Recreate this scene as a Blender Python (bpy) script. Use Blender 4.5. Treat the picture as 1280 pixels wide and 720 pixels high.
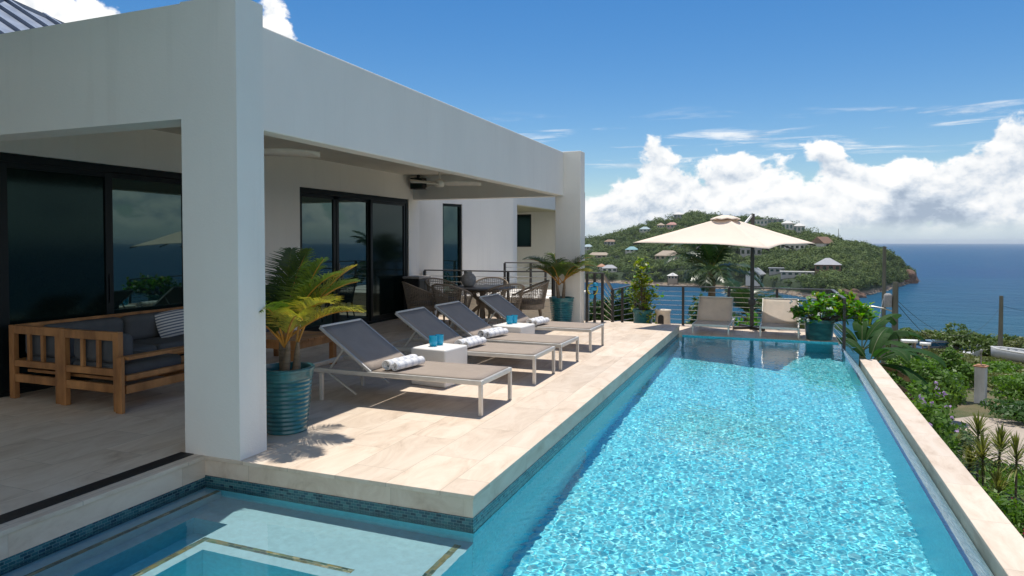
import bpy, math, random
import numpy as np
from mathutils import Vector, Matrix
for _o in list(bpy.data.objects): bpy.data.objects.remove(_o)
sc = bpy.context.scene
COL = sc.collection
R = math.radians
rng = np.random.default_rng(7)
random.seed(7)

# ------------------------------------------------------------------ camera
cam_d = bpy.data.cameras.new('camera'); cam = bpy.data.objects.new('camera', cam_d); COL.objects.link(cam)
cam.location = (0, -0.095, 1.6); cam.rotation_euler = (R(90 - 1.502), 0, R(21.39))
cam_d.sensor_width = 36; cam_d.lens = 24.005; cam_d.shift_y = -0.02685
cam_d.clip_start = 0.05; cam_d.clip_end = 200000
sc.camera = cam

# ------------------------------------------------------------------ light
SUN_TO = Vector((-0.065, 0.27, 1.0)).normalized()          # towards the sun
sun_d = bpy.data.lights.new('sun', 'SUN'); sun_d.energy = 5.0; sun_d.angle = R(0.5); sun_d.color = (1.0, 0.945, 0.86)
sun_d.cycles.is_caustics_light = True
sun = bpy.data.objects.new('sun', sun_d); COL.objects.link(sun)
sun.rotation_euler = SUN_TO.to_track_quat('Z', 'Y').to_euler()
sc.view_settings.view_transform = 'Standard'; sc.view_settings.look = 'None'
sc.view_settings.gamma = 1.0; sc.view_settings.use_curve_mapping = False
sc.view_settings.exposure = -0.10
sc.cycles.use_denoising = True
sc.cycles.max_bounces = 8; sc.cycles.transparent_max_bounces = 8
sc.cycles.sample_clamp_indirect = 6.0
sc.cycles.caustics_reflective = False

# ------------------------------------------------------------------ node helper
class G:
    def __init__(s, nt): s.nt = nt
    def n(s, t, **k):
        nd = s.nt.nodes.new(t)
        for a, v in k.items(): setattr(nd, a, v)
        return nd
    def put(s, sock, v):
        if isinstance(v, bpy.types.NodeSocket): s.nt.links.new(v, sock)
        elif v is not None: sock.default_value = v
    def m(s, op, a, b=None, c=None, clamp=False):
        nd = s.n('ShaderNodeMath', operation=op, use_clamp=clamp)
        for i, v in enumerate((a, b, c)): s.put(nd.inputs[i], v)
        return nd.outputs[0]
    def v(s, op, a, b=None):
        nd = s.n('ShaderNodeVectorMath', operation=op)
        s.put(nd.inputs[0], a)
        if op == 'SCALE': s.put(nd.inputs['Scale'], b)
        else: s.put(nd.inputs[1], b)
        return nd.outputs[0]
    def sep(s, v):
        nd = s.n('ShaderNodeSeparateXYZ'); s.put(nd.inputs[0], v); return nd.outputs
    def comb(s, x, y, z):
        nd = s.n('ShaderNodeCombineXYZ')
        for i, v in enumerate((x, y, z)): s.put(nd.inputs[i], v)
        return nd.outputs[0]
    def noise(s, vec, scale, detail=4, rough=.55, dist=0, out='Fac'):
        nd = s.n('ShaderNodeTexNoise'); s.put(nd.inputs['Vector'], vec)
        nd.inputs['Scale'].default_value = scale; nd.inputs['Detail'].default_value = detail
        nd.inputs['Roughness'].default_value = rough; nd.inputs['Distortion'].default_value = dist
        return nd.outputs[out]
    def ramp(s, f, stops, interp='LINEAR'):
        nd = s.n('ShaderNodeValToRGB'); s.put(nd.inputs[0], f); cr = nd.color_ramp; cr.interpolation = interp
        while len(cr.elements) < len(stops): cr.elements.new(0.5)
        for e, (p, c) in zip(cr.elements, stops):
            e.position = p; e.color = (c, c, c, 1) if isinstance(c, (int, float)) else (*c[:3], 1)
        return nd.outputs[0]
    def mix(s, f, a, b, blend='MIX'):
        nd = s.n('ShaderNodeMix', data_type='RGBA', blend_type=blend)
        s.put(nd.inputs[0], f)
        for i, v in ((6, a), (7, b)):
            s.put(nd.inputs[i], v if isinstance(v, bpy.types.NodeSocket) else (*v[:3], 1))
        return nd.outputs[2]
    def mr(s, v, a, b, c=0.0, d=1.0, interp='LINEAR'):
        nd = s.n('ShaderNodeMapRange', interpolation_type=interp)
        for i, x in enumerate((v, a, b, c, d)): s.put(nd.inputs[i], x)
        return nd.outputs[0]
    def bump(s, h, strength, dist=.01, normal=None):
        nd = s.n('ShaderNodeBump'); s.put(nd.inputs['Height'], h)
        nd.inputs['Strength'].default_value = strength; nd.inputs['Distance'].default_value = dist
        if normal is not None: s.put(nd.inputs['Normal'], normal)
        return nd.outputs[0]
    def link(s, a, b): s.nt.links.new(a, b)

# ------------------------------------------------------------------ sky with a bank of trade-wind cumulus
W = bpy.data.worlds.new('World'); sc.world = W; W.use_nodes = True
g = G(W.node_tree); bg = W.node_tree.nodes['Background']
sky = g.n('ShaderNodeTexSky', sky_type='NISHITA', sun_disc=False)
sky.sun_elevation = math.asin(SUN_TO.z); sky.sun_rotation = math.atan2(SUN_TO.x, SUN_TO.y)
sky.altitude = 0; sky.air_density = 1.0; sky.dust_density = 0.25; sky.ozone_density = 2.6
bg.inputs['Strength'].default_value = 0.092
tc = g.n('ShaderNodeTexCoord').outputs['Generated']
X, Y, Z = g.sep(tc)
az = g.m('ARCTAN2', X, Y)
azf = g.m('MULTIPLY_ADD', az, 1 / (2 * math.pi), 0.5)
def azs(deg): return deg / 360 + .5
T = g.ramp(azf, [(0.0, .72), (azs(-95), .55), (azs(-72), .22), (azs(-58), .318), (azs(-50), .312), (azs(-44), .27), (azs(-40.6), .318), (azs(-38), .26),
                 (azs(-34), .12), (azs(-22), .105), (azs(-15), .104), (azs(-7), .124), (azs(-1), .142), (azs(3.5), .142), (azs(6), .116),
                 (azs(9.5), .110), (azs(12), .118), (azs(13.8), .136), (azs(16), .130), (azs(22), .13), (azs(45), .18), (azs(80), .12), (azs(110), .45), (1.0, .72)], 'EASE')  # unseen cloud behind the camera is thickened to whiten light on shaded fronts
P = g.comb(X, Y, g.m('MULTIPLY', Z, 1.35))
warp = g.noise(P, 5.0, 3, .5, 0, 'Color')
P2 = g.v('ADD', P, g.v('SCALE', g.v('SUBTRACT', warp, (.5, .5, .5)), .055))
nA = g.noise(P2, 10.5, 10, .55)
nL = g.noise(P2, 4.2, 3, .5)
nB = g.noise(g.v('ADD', P2, (-.002, .005, .017)), 10.5, 6, .58)
nA6 = g.noise(P2, 10.5, 6, .58)
d0 = g.m('MULTIPLY', g.m('SUBTRACT', T, Z), 13.0)
d0 = g.m('MINIMUM', d0, 0.62)
dens = g.m('ADD', d0, g.m('MULTIPLY_ADD', nA, 2.6, -1.36))
dens = g.m('ADD', dens, g.m('MULTIPLY_ADD', nL, 1.1, -.55))
alpha = g.mr(dens, 0.0, 0.16, 0, 1, 'SMOOTHSTEP')
# thin stretched streaks
Pst = g.comb(g.m('MULTIPLY', az, 3.2), g.m('MULTIPLY', Z, 34.0), 1.7)
st = g.noise(Pst, 1.5, 8, .62, .4)
stm = g.m('MULTIPLY', g.mr(Z, .095, .125, 0, 1, 'SMOOTHSTEP'), g.mr(Z, .135, .20, 1, 0, 'SMOOTHSTEP'))
sta = g.m('MULTIPLY', g.mr(st, .52, .70, 0, .85, 'SMOOTHSTEP'), stm)
alpha = g.m('MAXIMUM', alpha, sta)
lit = g.m('MULTIPLY_ADD', g.m('SUBTRACT', nA6, nB), 4.4, .58)
lit = g.m('ADD', lit, g.m('MULTIPLY', g.mr(dens, .05, .9, .26, -.12), 1.0))
lit = g.m('ADD', lit, g.mr(Z, .025, .09, -.16, .10))
lit = g.m('MAXIMUM', g.m('MINIMUM', lit, 1.0), 0.0)
ccol = g.ramp(lit, [(0, (4.6, 5.6, 7.0)), (.38, (7.4, 8.3, 9.4)), (.70, (10.6, 10.9, 11.2)), (1, (12.6, 12.6, 12.4))])
skc = g.n('ShaderNodeHueSaturation'); skc.inputs['Saturation'].default_value = 1.38; skc.inputs['Value'].default_value = 1.30; skc.inputs['Hue'].default_value = 0.502
g.link(sky.outputs[0], skc.inputs['Color'])
# pale air low over the sea
haze = g.mr(Z, 0.0, .085, .80, 0, 'SMOOTHSTEP')
base = g.mix(haze, skc.outputs[0], (7.2, 8.9, 10.4))
ca = g.m('MULTIPLY', alpha, g.mr(Z, .008, .034, .10, 1, 'SMOOTHSTEP'))
fin = g.mix(ca, base, ccol)
under = g.mr(Z, -.012, -.002, 1, 0)
fin = g.mix(under, fin, (1.2, 2.2, 3.2))
g.link(fin, bg.inputs['Color'])

# ------------------------------------------------------------------ materials
MATS = {}
def new_mat(name):
    m = bpy.data.materials.new(name); m.use_nodes = True
    return m, G(m.node_tree), m.node_tree.nodes['Principled BSDF'], m.node_tree.nodes['Material Output']
def simple(name, c, rough=.5, metal=0., var=.12, scale=8., bump=0., bscale=60., spec=.5, coat=0., trans=0., ior=1.45, c2=None, stretch=None):
    """plain coloured material with soft mottling and an optional fine grain"""
    if name in MATS: return MATS[name]
    m, g, b, o = new_mat(name)
    co = g.n('ShaderNodeTexCoord').outputs['Object']
    if stretch: co = g.v('MULTIPLY', co, stretch)
    f = g.noise(co, scale, 5, .6)
    lo = tuple(x * (1 - var) for x in c); hi = tuple(min(1, x * (1 + var)) for x in (c2 or c))
    g.link(g.ramp(f, [(.3, lo), (.7, hi)]), b.inputs['Base Color'])
    b.inputs['Roughness'].default_value = rough; b.inputs['Metallic'].default_value = metal
    b.inputs['Specular IOR Level'].default_value = spec; b.inputs['Coat Weight'].default_value = coat
    b.inputs['Transmission Weight'].default_value = trans; b.inputs['IOR'].default_value = ior
    g.link(g.mr(f, .3, .7, rough * .85, min(1, rough * 1.12)), b.inputs['Roughness'])
    if bump: g.link(g.bump(g.noise(co, bscale, 3, .6), bump, .004), b.inputs['Normal'])
    MATS[name] = m; return m

def stucco(name, c):
    m, g, b, o = new_mat(name)
    co = g.n('ShaderNodeTexCoord').outputs['Object']
    f = g.noise(g.v('MULTIPLY', co, (1, 1, .45)), 1.1, 6, .62)
    st = g.noise(g.v('MULTIPLY', co, (7, 7, .35)), 1.0, 5, .65)
    pt = g.noise(co, 3.6, 6, .7, .6)
    cc = g.ramp(f, [(.25, tuple(x * .91 for x in c)), (.75, c)])
    cc = g.mix(g.mr(st, .56, .80, 0, .16), cc, (.50, .47, .41)); cc = g.mix(g.mr(pt, .55, .8, 0, .14), cc, tuple(x * .8 for x in c))
    g.link(cc, b.inputs['Base Color'])
    b.inputs['Roughness'].default_value = .85; b.inputs['Specular IOR Level'].default_value = .25
    h = g.m('ADD', g.noise(co, 55, 5, .7), g.m('MULTIPLY', g.noise(co, 5, 3, .5), .8))
    g.link(g.bump(h, .35, .006), b.inputs['Normal'])
    return m
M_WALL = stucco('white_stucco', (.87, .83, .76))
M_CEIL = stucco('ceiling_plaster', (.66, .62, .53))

def travertine(name, plane='xy', tile=(.81, .405), joint=.75):
    m, g, b, o = new_mat(name)
    co = g.n('ShaderNodeTexCoord').outputs['Object']
    x, y, z = g.sep(co)
    uv = {'xy': g.comb(y, x, 0.), 'xz': g.comb(x, z, 0.), 'yz': g.comb(y, z, 0.)}[plane]
    br = g.n('ShaderNodeTexBrick'); g.put(br.inputs['Vector'], uv)
    br.inputs['Scale'].default_value = 1; br.inputs['Mortar Size'].default_value = .0028; br.inputs['Mortar Smooth'].default_value = .5
    br.inputs['Brick Width'].default_value = tile[0]; br.inputs['Row Height'].default_value = tile[1]; br.offset = .5
    br.inputs['Color1'].default_value = (0, 0, 0, 1); br.inputs['Color2'].default_value = (1, 1, 1, 1); br.inputs['Mortar'].default_value = (.5, .5, .5, 1)
    tone = br.outputs['Color']
    off = g.v('SCALE', tone, 7.3)
    cv = g.v('ADD', g.v('MULTIPLY', co, (2.4, .9, 2.4)), off)
    vein = g.noise(cv, 1.9, 9, .66, .9)
    pits = g.noise(g.v('MULTIPLY', co, (1.6, .8, 1.6)), 22, 4, .7, .3)
    big = g.noise(co, .55, 3, .5)
    c = g.ramp(vein, [(.24, (.46, .345, .25)), (.42, (.645, .52, .40)), (.58, (.73, .61, .485)), (.78, (.77, .665, .545))])
    c = g.mix(g.mr(pits, .62, .78, 0, .35), c, (.46, .35, .25))
    hs = g.n('ShaderNodeHueSaturation'); g.put(hs.inputs['Color'], c)
    g.put(hs.inputs['Value'], g.m('ADD', g.mr(tone, 0, 1, .90, 1.05), g.mr(big, .3, .7, -.05, .05)))
    jc = g.mix(g.m('MULTIPLY', br.outputs['Fac'], joint), hs.outputs[0], (.36, .29, .22))
    g.link(jc, b.inputs['Base Color'])
    g.link(g.mr(vein, .3, .7, .62, .46), b.inputs['Roughness']); b.inputs['Specular IOR Level'].default_value = .35
    h = g.m('SUBTRACT', g.m('MULTIPLY', pits, -.25), g.m('MULTIPLY', br.outputs['Fac'], 1.0))
    g.link(g.bump(h, .3, .004), b.inputs['Normal'])
    return m
M_TRAV = travertine('travertine_paving', 'xy')
M_TRAVX = travertine('travertine_riser_along_x', 'xz', (1.2, 3.0), .35)
M_TRAVY = travertine('travertine_riser_along_y', 'yz', (1.2, 3.0), .35)

def mosaic(name, plane, tile, cols, grout, rough=.25, gs=.0016, off=0., noisy=.5, spec=.5):
    m, g, b, o = new_mat(name)
    co = g.n('ShaderNodeTexCoord').outputs['Object']
    x, y, z = g.sep(co)
    uv = {'xy': g.comb(x, y, 0.), 'xz': g.comb(x, z, 0.), 'yz': g.comb(y, z, 0.)}[plane]
    br = g.n('ShaderNodeTexBrick'); g.put(br.inputs['Vector'], uv); br.offset = off
    br.inputs['Scale'].default_value = 1; br.inputs['Mortar Size'].default_value = gs; br.inputs['Mortar Smooth'].default_value = .2
    br.inputs['Brick Width'].default_value = tile[0]; br.inputs['Row Height'].default_value = tile[1]
    br.inputs['Color1'].default_value = (0, 0, 0, 1); br.inputs['Color2'].default_value = (1, 1, 1, 1)
    tone = br.outputs['Color']
    n = len(cols)
    c = g.ramp(tone, [(i / max(1, n - 1), q) for i, q in enumerate(cols)])
    blot = g.noise(co, 2.3, 4, .6)
    hs = g.n('ShaderNodeHueSaturation'); g.put(hs.inputs['Color'], c); g.put(hs.inputs['Value'], g.mr(blot, .3, .7, 1 - .14 * noisy, 1 + .14 * noisy))
    g.link(g.mix(br.outputs['Fac'], hs.outputs[0], grout), b.inputs['Base Color'])
    b.inputs['Roughness'].default_value = rough; b.inputs['Specular IOR Level'].default_value = spec
    g.link(g.bump(g.m('SUBTRACT', 1.0, br.outputs['Fac']), .25, .002), b.inputs['Normal'])
    return m
POOLC = [(.06, .58, .76), (.15, .77, .88), (.32, .87, .91), (.09, .66, .83), (.46, .88, .90), (.20, .80, .89), (.07, .62, .80), (.26, .84, .90), (.12, .71, .85)]
WALLC = [(.015, .48, .62), (.04, .60, .74), (.07, .68, .80), (.025, .54, .68), (.05, .62, .78)]
BANDC = [(.004, .03, .05), (.012, .075, .095), (.03, .14, .16), (.008, .05, .085), (.06, .19, .20), (.015, .09, .12)]
GOLDC = [(.03, .10, .09), (.30, .27, .12), (.06, .16, .13), (.42, .40, .24), (.10, .20, .10), (.02, .07, .08), (.34, .30, .10)]
WEIRC = [(.10, .25, .33), (.20, .40, .48), (.32, .53, .60), (.14, .32, .40), (.46, .64, .68), (.08, .22, .30)]
M_POOLF = mosaic('pool_floor_mosaic', 'xy', (.026, .026), POOLC, (.22, .78, .86))
M_POOLY = mosaic('pool_wall_mosaic_along_y', 'yz', (.026, .026), WALLC, (.06, .50, .62))
M_POOLX = mosaic('pool_wall_mosaic_along_x', 'xz', (.026, .026), WALLC, (.06, .50, .62))
M_BANDX = mosaic('waterline_tile_along_x', 'xz', (.042, .0195), BANDC, (.16, .27, .28), .15, .0014, .5, .3)
M_BANDY = mosaic('waterline_tile_along_y', 'yz', (.042, .0195), BANDC, (.16, .27, .28), .15, .0014, .5, .3)
M_GOLDX = mosaic('step_edge_mosaic_along_x', 'xy', (.05, .022), GOLDC, (.20, .24, .20), .2, .0018, .5, .3)
M_GOLDY = mosaic('step_edge_mosaic_along_y', 'xy', (.022, .05), GOLDC, (.20, .24, .20), .2, .0018, 0, .3)
M_WEIR = mosaic('overflow_edge_mosaic', 'yz', (.026, .026), WEIRC, (.34, .42, .48), .2, .0018, 0, .8, .35)
_nt = M_WEIR.node_tree; _g = G(_nt); _b = _nt.nodes['Principled BSDF']; _co = _g.n('ShaderNodeTexCoord').outputs['Object']
_g.link(_g.bump(_g.noise(_g.v('MULTIPLY', _co, (1, 2.6, 1)), 16, 5, .65, .6), .9, .02), _b.inputs['Normal'])
M_PLASTER = simple('spa_plaster', (.36, .61, .67), .6, 0, .09, 22, .3, 90)
M_PLASTERD = simple('spa_plaster_side', (.22, .76, .86), .6, 0, .09, 22, .1, 90)

def water_mat():
    m = bpy.data.materials.new('clear_pool_water'); m.use_nodes = True; nt = m.node_tree; nt.nodes.clear(); g = G(nt)
    o = g.n('ShaderNodeOutputMaterial'); gl = g.n('ShaderNodeBsdfGlass'); gl.inputs['IOR'].default_value = 1.333; gl.inputs['Roughness'].default_value = 0
    gl.inputs['Color'].default_value = (.96, .995, 1, 1)
    g.link(gl.outputs[0], o.inputs[0]); return m
M_WATER = water_mat()

def glass_dark():
    m, g, b, o = new_mat('dark_tinted_door_glass')
    b.inputs['Base Color'].default_value = (.006, .016, .016, 1); b.inputs['Roughness'].default_value = .015
    b.inputs['IOR'].default_value = 1.9; b.inputs['Specular Tint'].default_value = (.62, .95, .86, 1)
    co = g.n('ShaderNodeTexCoord').outputs['Object']
    g.link(g.bump(g.noise(co, 1.3, 2, .5), .03, .02), b.inputs['Normal']); return m
M_GLASS = glass_dark()
M_FRAME = simple('black_door_frame', (.007, .011, .011), .45, 0, .2, 6, 0, 60, .25)
M_SCREEN = simple('black_insect_screen', (.004, .009, .008), .09, 0, .3, 90, 0, 300, .30)
M_SCREEN.node_tree.nodes['Principled BSDF'].inputs['Specular Tint'].default_value = (.45, .85, .75, 1)
M_STEEL = simple('dark_grey_steel', (.055, .052, .050), .45, .3, .15, 12)
M_STEELT = simple('grey_steel_rail', (.13, .125, .12), .42, .4, .1, 12)
M_CABLE = simple('stainless_cable', (.55, .55, .54), .3, .9, .1, 12)
M_ALU = simple('brushed_aluminium', (.62, .60, .56), .38, .55, .06, 14, .05, 160)
M_SLING = simple('taupe_sling_fabric', (.35, .29, .24), .85, 0, .07, 6, .5, 420, .2)
M_SLINGL = simple('sand_sling_fabric', (.84, .76, .67), .85, 0, .06, 6, .5, 420, .2)
def backlit(m, f):
    nt = m.node_tree; g = G(nt); b = nt.nodes['Principled BSDF']; o = nt.nodes['Material Output']; src = b.inputs['Base Color'].links[0].from_socket
    tr = g.n('ShaderNodeBsdfTranslucent'); g.link(src, tr.inputs['Color']); ms = g.n('ShaderNodeMixShader'); ms.inputs[0].default_value = f
    g.link(b.outputs[0], ms.inputs[1]); g.link(tr.outputs[0], ms.inputs[2]); g.link(ms.outputs[0], o.inputs[0])
backlit(M_SLINGL, .5)
M_CUBE = simple('white_resin', (.80, .77, .72), .5, 0, .03, 5, .06, 60)
M_TEAK = simple('oiled_teak', (.32, .135, .045), .5, 0, .35, 5, .25, 30, .4, 0, 0, 1.45, (.40, .19, .07), (1, 1, .35))
M_CUSH = simple('charcoal_cushion_fabric', (.105, .11, .115), .95, 0, .12, 7, .5, 300, .15)
M_WICK = simple('grey_brown_wicker', (.27, .215, .16), .75, 0, .3, 40, .3, 120, .3)
M_GWOOD = simple('weathered_wood', (.26, .19, .125), .65, 0, .25, 9, .3, 40, .3)
M_STONEG = simple('grey_stone', (.30, .29, .28), .8, 0, .2, 12, .4, 40)
M_TTOP = simple('dark_table_top', (.11, .10, .09), .35, 0, .15, 8)
M_CANVAS = simple('cream_canvas', (.80, .675, .56), .9, 0, .04, 2.2, .3, 300, .15)
M_BLACK = simple('matt_black', (.012, .012, .013), .55, 0, .2, 10)
M_WHITE = simple('white_paint', (.78, .78, .76), .5, 0, .05, 6)
M_FANW = simple('pale_fan_blade', (.80, .74, .64), .5, 0, .08, 10)
M_SOIL = simple('potting_soil', (.045, .032, .022), .95, 0, .4, 30, .6, 60)

def glaze():
    m, g, b, o = new_mat('teal_glaze')
    co = g.n('ShaderNodeTexCoord').outputs['Object']
    f = g.noise(g.v('MULTIPLY', co, (1, 1, 3.2)), 5, 7, .65, .4)
    g.link(g.ramp(f, [(.25, (.008, .062, .075)), (.5, (.018, .13, .145)), (.72, (.05, .21, .205)), (.85, (.14, .27, .22))]), b.inputs['Base Color'])
    b.inputs['Roughness'].default_value = .28; b.inputs['Coat Weight'].default_value = .4; b.inputs['Coat Roughness'].default_value = .12
    g.link(g.bump(g.noise(co, 40, 4, .6), .12, .004), b.inputs['Normal']); return m
M_GLAZE = glaze()
def blue_glass():
    m, g, b, o = new_mat('turquoise_tumbler_glass')
    b.inputs['Base Color'].default_value = (.03, .58, .84, 1); b.inputs['Roughness'].default_value = .06
    b.inputs['Transmission Weight'].default_value = .45; b.inputs['IOR'].default_value = 1.45
    co = g.n('ShaderNodeTexCoord').outputs['Object']
    vo = g.n('ShaderNodeTexVoronoi'); g.put(vo.inputs['Vector'], co); vo.inputs['Scale'].default_value = 60
    g.link(g.bump(vo.outputs['Distance'], .6, .004), b.inputs['Normal']); return m
M_TUMB = blue_glass()
def towel_mat():
    m, g, b, o = new_mat('striped_towel_cotton')
    co = g.n('ShaderNodeTexCoord').outputs['Object']
    x, y, z = g.sep(co)
    st = g.m('SINE', g.m('MULTIPLY', g.m('ADD', y, g.m('MULTIPLY', g.noise(co, 9, 2), .012)), 2 * math.pi / .105))
    g.link(g.ramp(g.mr(st, -1, 1), [(.56, (.84, .83, .82)), (.78, (.62, .63, .66))]), b.inputs['Base Color'])
    b.inputs['Roughness'].default_value = 1; b.inputs['Specular IOR Level'].default_value = .1; b.inputs['Sheen Weight'].default_value = .3
    g.link(g.bump(g.noise(co, 240, 3, .7), .8, .004), b.inputs['Normal']); return m
M_TOWEL = towel_mat()
def pillow_mat():
    m, g, b, o = new_mat('striped_pillow_cotton')
    co = g.n('ShaderNodeTexCoord').outputs['Object']; x, y, z = g.sep(co)
    st = g.m('SINE', g.m('MULTIPLY', z, 2 * math.pi / .035))
    g.link(g.ramp(g.mr(st, -1, 1), [(.5, (.62, .62, .60)), (.6, (.13, .16, .22))]), b.inputs['Base Color'])
    b.inputs['Roughness'].default_value = .95; return m
M_PILLOW = pillow_mat()

def leaf_mat(name, stops, scale=3., trans=.35, rough=.5, spec=.35):
    m, g, b, o = new_mat(name)
    pos = g.n('ShaderNodeNewGeometry').outputs['Position']
    f = g.m('ADD', g.m('MULTIPLY', g.noise(pos, scale, 3, .6), .6), g.m('MULTIPLY', g.noise(pos, scale * 14, 2, .6), .4))
    n = len(stops)
    c = g.ramp(f, [(.30 + .40 * i / max(1, n - 1), q) for i, q in enumerate(stops)])
    g.link(c, b.inputs['Base Color']); b.inputs['Roughness'].default_value = rough; b.inputs['Specular IOR Level'].default_value = spec
    tr = g.n('ShaderNodeBsdfTranslucent'); br = g.n('ShaderNodeHueSaturation'); g.put(br.inputs['Color'], c); br.inputs['Value'].default_value = 1.5; br.inputs['Saturation'].default_value = 1.1
    g.link(br.outputs[0], tr.inputs['Color'])
    ms = g.n('ShaderNodeMixShader'); ms.inputs[0].default_value = trans
    g.link(b.outputs[0], ms.inputs[1]); g.link(tr.outputs[0], ms.inputs[2]); g.link(ms.outputs[0], o.inputs[0]); return m
L_HILL = leaf_mat('hill_woodland_leaves', [(.022, .042, .013), (.060, .100, .026), (.12, .17, .042), (.21, .22, .09)], .085, .15, .7, .2)
L_BUSH = leaf_mat('bush_leaves', [(.05, .11, .016), (.10, .20, .026), (.18, .29, .04)], 1.4, .35)
L_DARK = leaf_mat('dark_shrub_leaves', [(.025, .062, .014), (.05, .115, .022), (.085, .16, .03)], 1.4, .25)
L_OLIVE = leaf_mat('olive_scrub_leaves', [(.075, .095, .025), (.13, .155, .04), (.19, .20, .06)], .8, .25)
L_SCRUB = leaf_mat('seaside_scrub_leaves', [(.05, .085, .018), (.09, .145, .028), (.15, .20, .042)], .5, .3)
L_BRIGHT = leaf_mat('bright_green_leaves', [(.045, .14, .010), (.09, .24, .018), (.17, .36, .035)], 7, .4, .35, .5)
L_YELLOW = leaf_mat('yellow_green_leaves', [(.10, .17, .012), (.22, .28, .02), (.40, .36, .03)], 7, .4, .4)
L_PALM = leaf_mat('palm_leaflets', [(.035, .075, .012), (.075, .13, .02), (.15, .18, .025)], 5, .35, .4, .5)
L_PALMY = leaf_mat('yellowed_palm_leaflets', [(.12, .17, .025), (.26, .26, .035), (.46, .33, .06)], 6, .4, .45)
L_PALMD = leaf_mat('dark_palm_leaflets', [(.012, .035, .010), (.03, .07, .018), (.06, .11, .03)], 1.5, .25, .35, .6)
L_BANANA = leaf_mat('banana_leaf_blade', [(.015, .05, .012), (.03, .085, .018), (.05, .12, .022)], 1.2, .35, .65, .15)
L_DRY = leaf_mat('dry_brown_leaf', [(.16, .09, .04), (.30, .18, .08), (.42, .28, .14)], 4, .25, .8)
L_DRAC = leaf_mat('spiky_cordyline_leaves', [(.08, .11, .025), (.17, .20, .045), (.30, .28, .07)], 5, .3, .4)
L_PINK = leaf_mat('pink_petals', [(.55, .03, .09), (.75, .06, .15)], 9, .3)
L_LILAC = leaf_mat('lilac_petals', [(.42, .25, .52), (.68, .50, .75)], 9, .3)
L_WHITEF = leaf_mat('white_petals', [(.75, .75, .68), (.85, .85, .8)], 9, .3)
M_TRUNK = simple('palm_stem', (.20, .15, .10), .8, 0, .3, 8, .5, 40, .3, 0, 0, 1.45, None, (1, 1, 5))
M_RACHIS = simple('palm_frond_stalk', (.42, .20, .03), .5, 0, .3, 8)
M_RACHISG = simple('green_frond_stalk', (.16, .17, .03), .5, 0, .3, 8)
M_BARK = simple('grey_bark', (.12, .095, .07), .9, 0, .3, 10, .5, 40)

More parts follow.
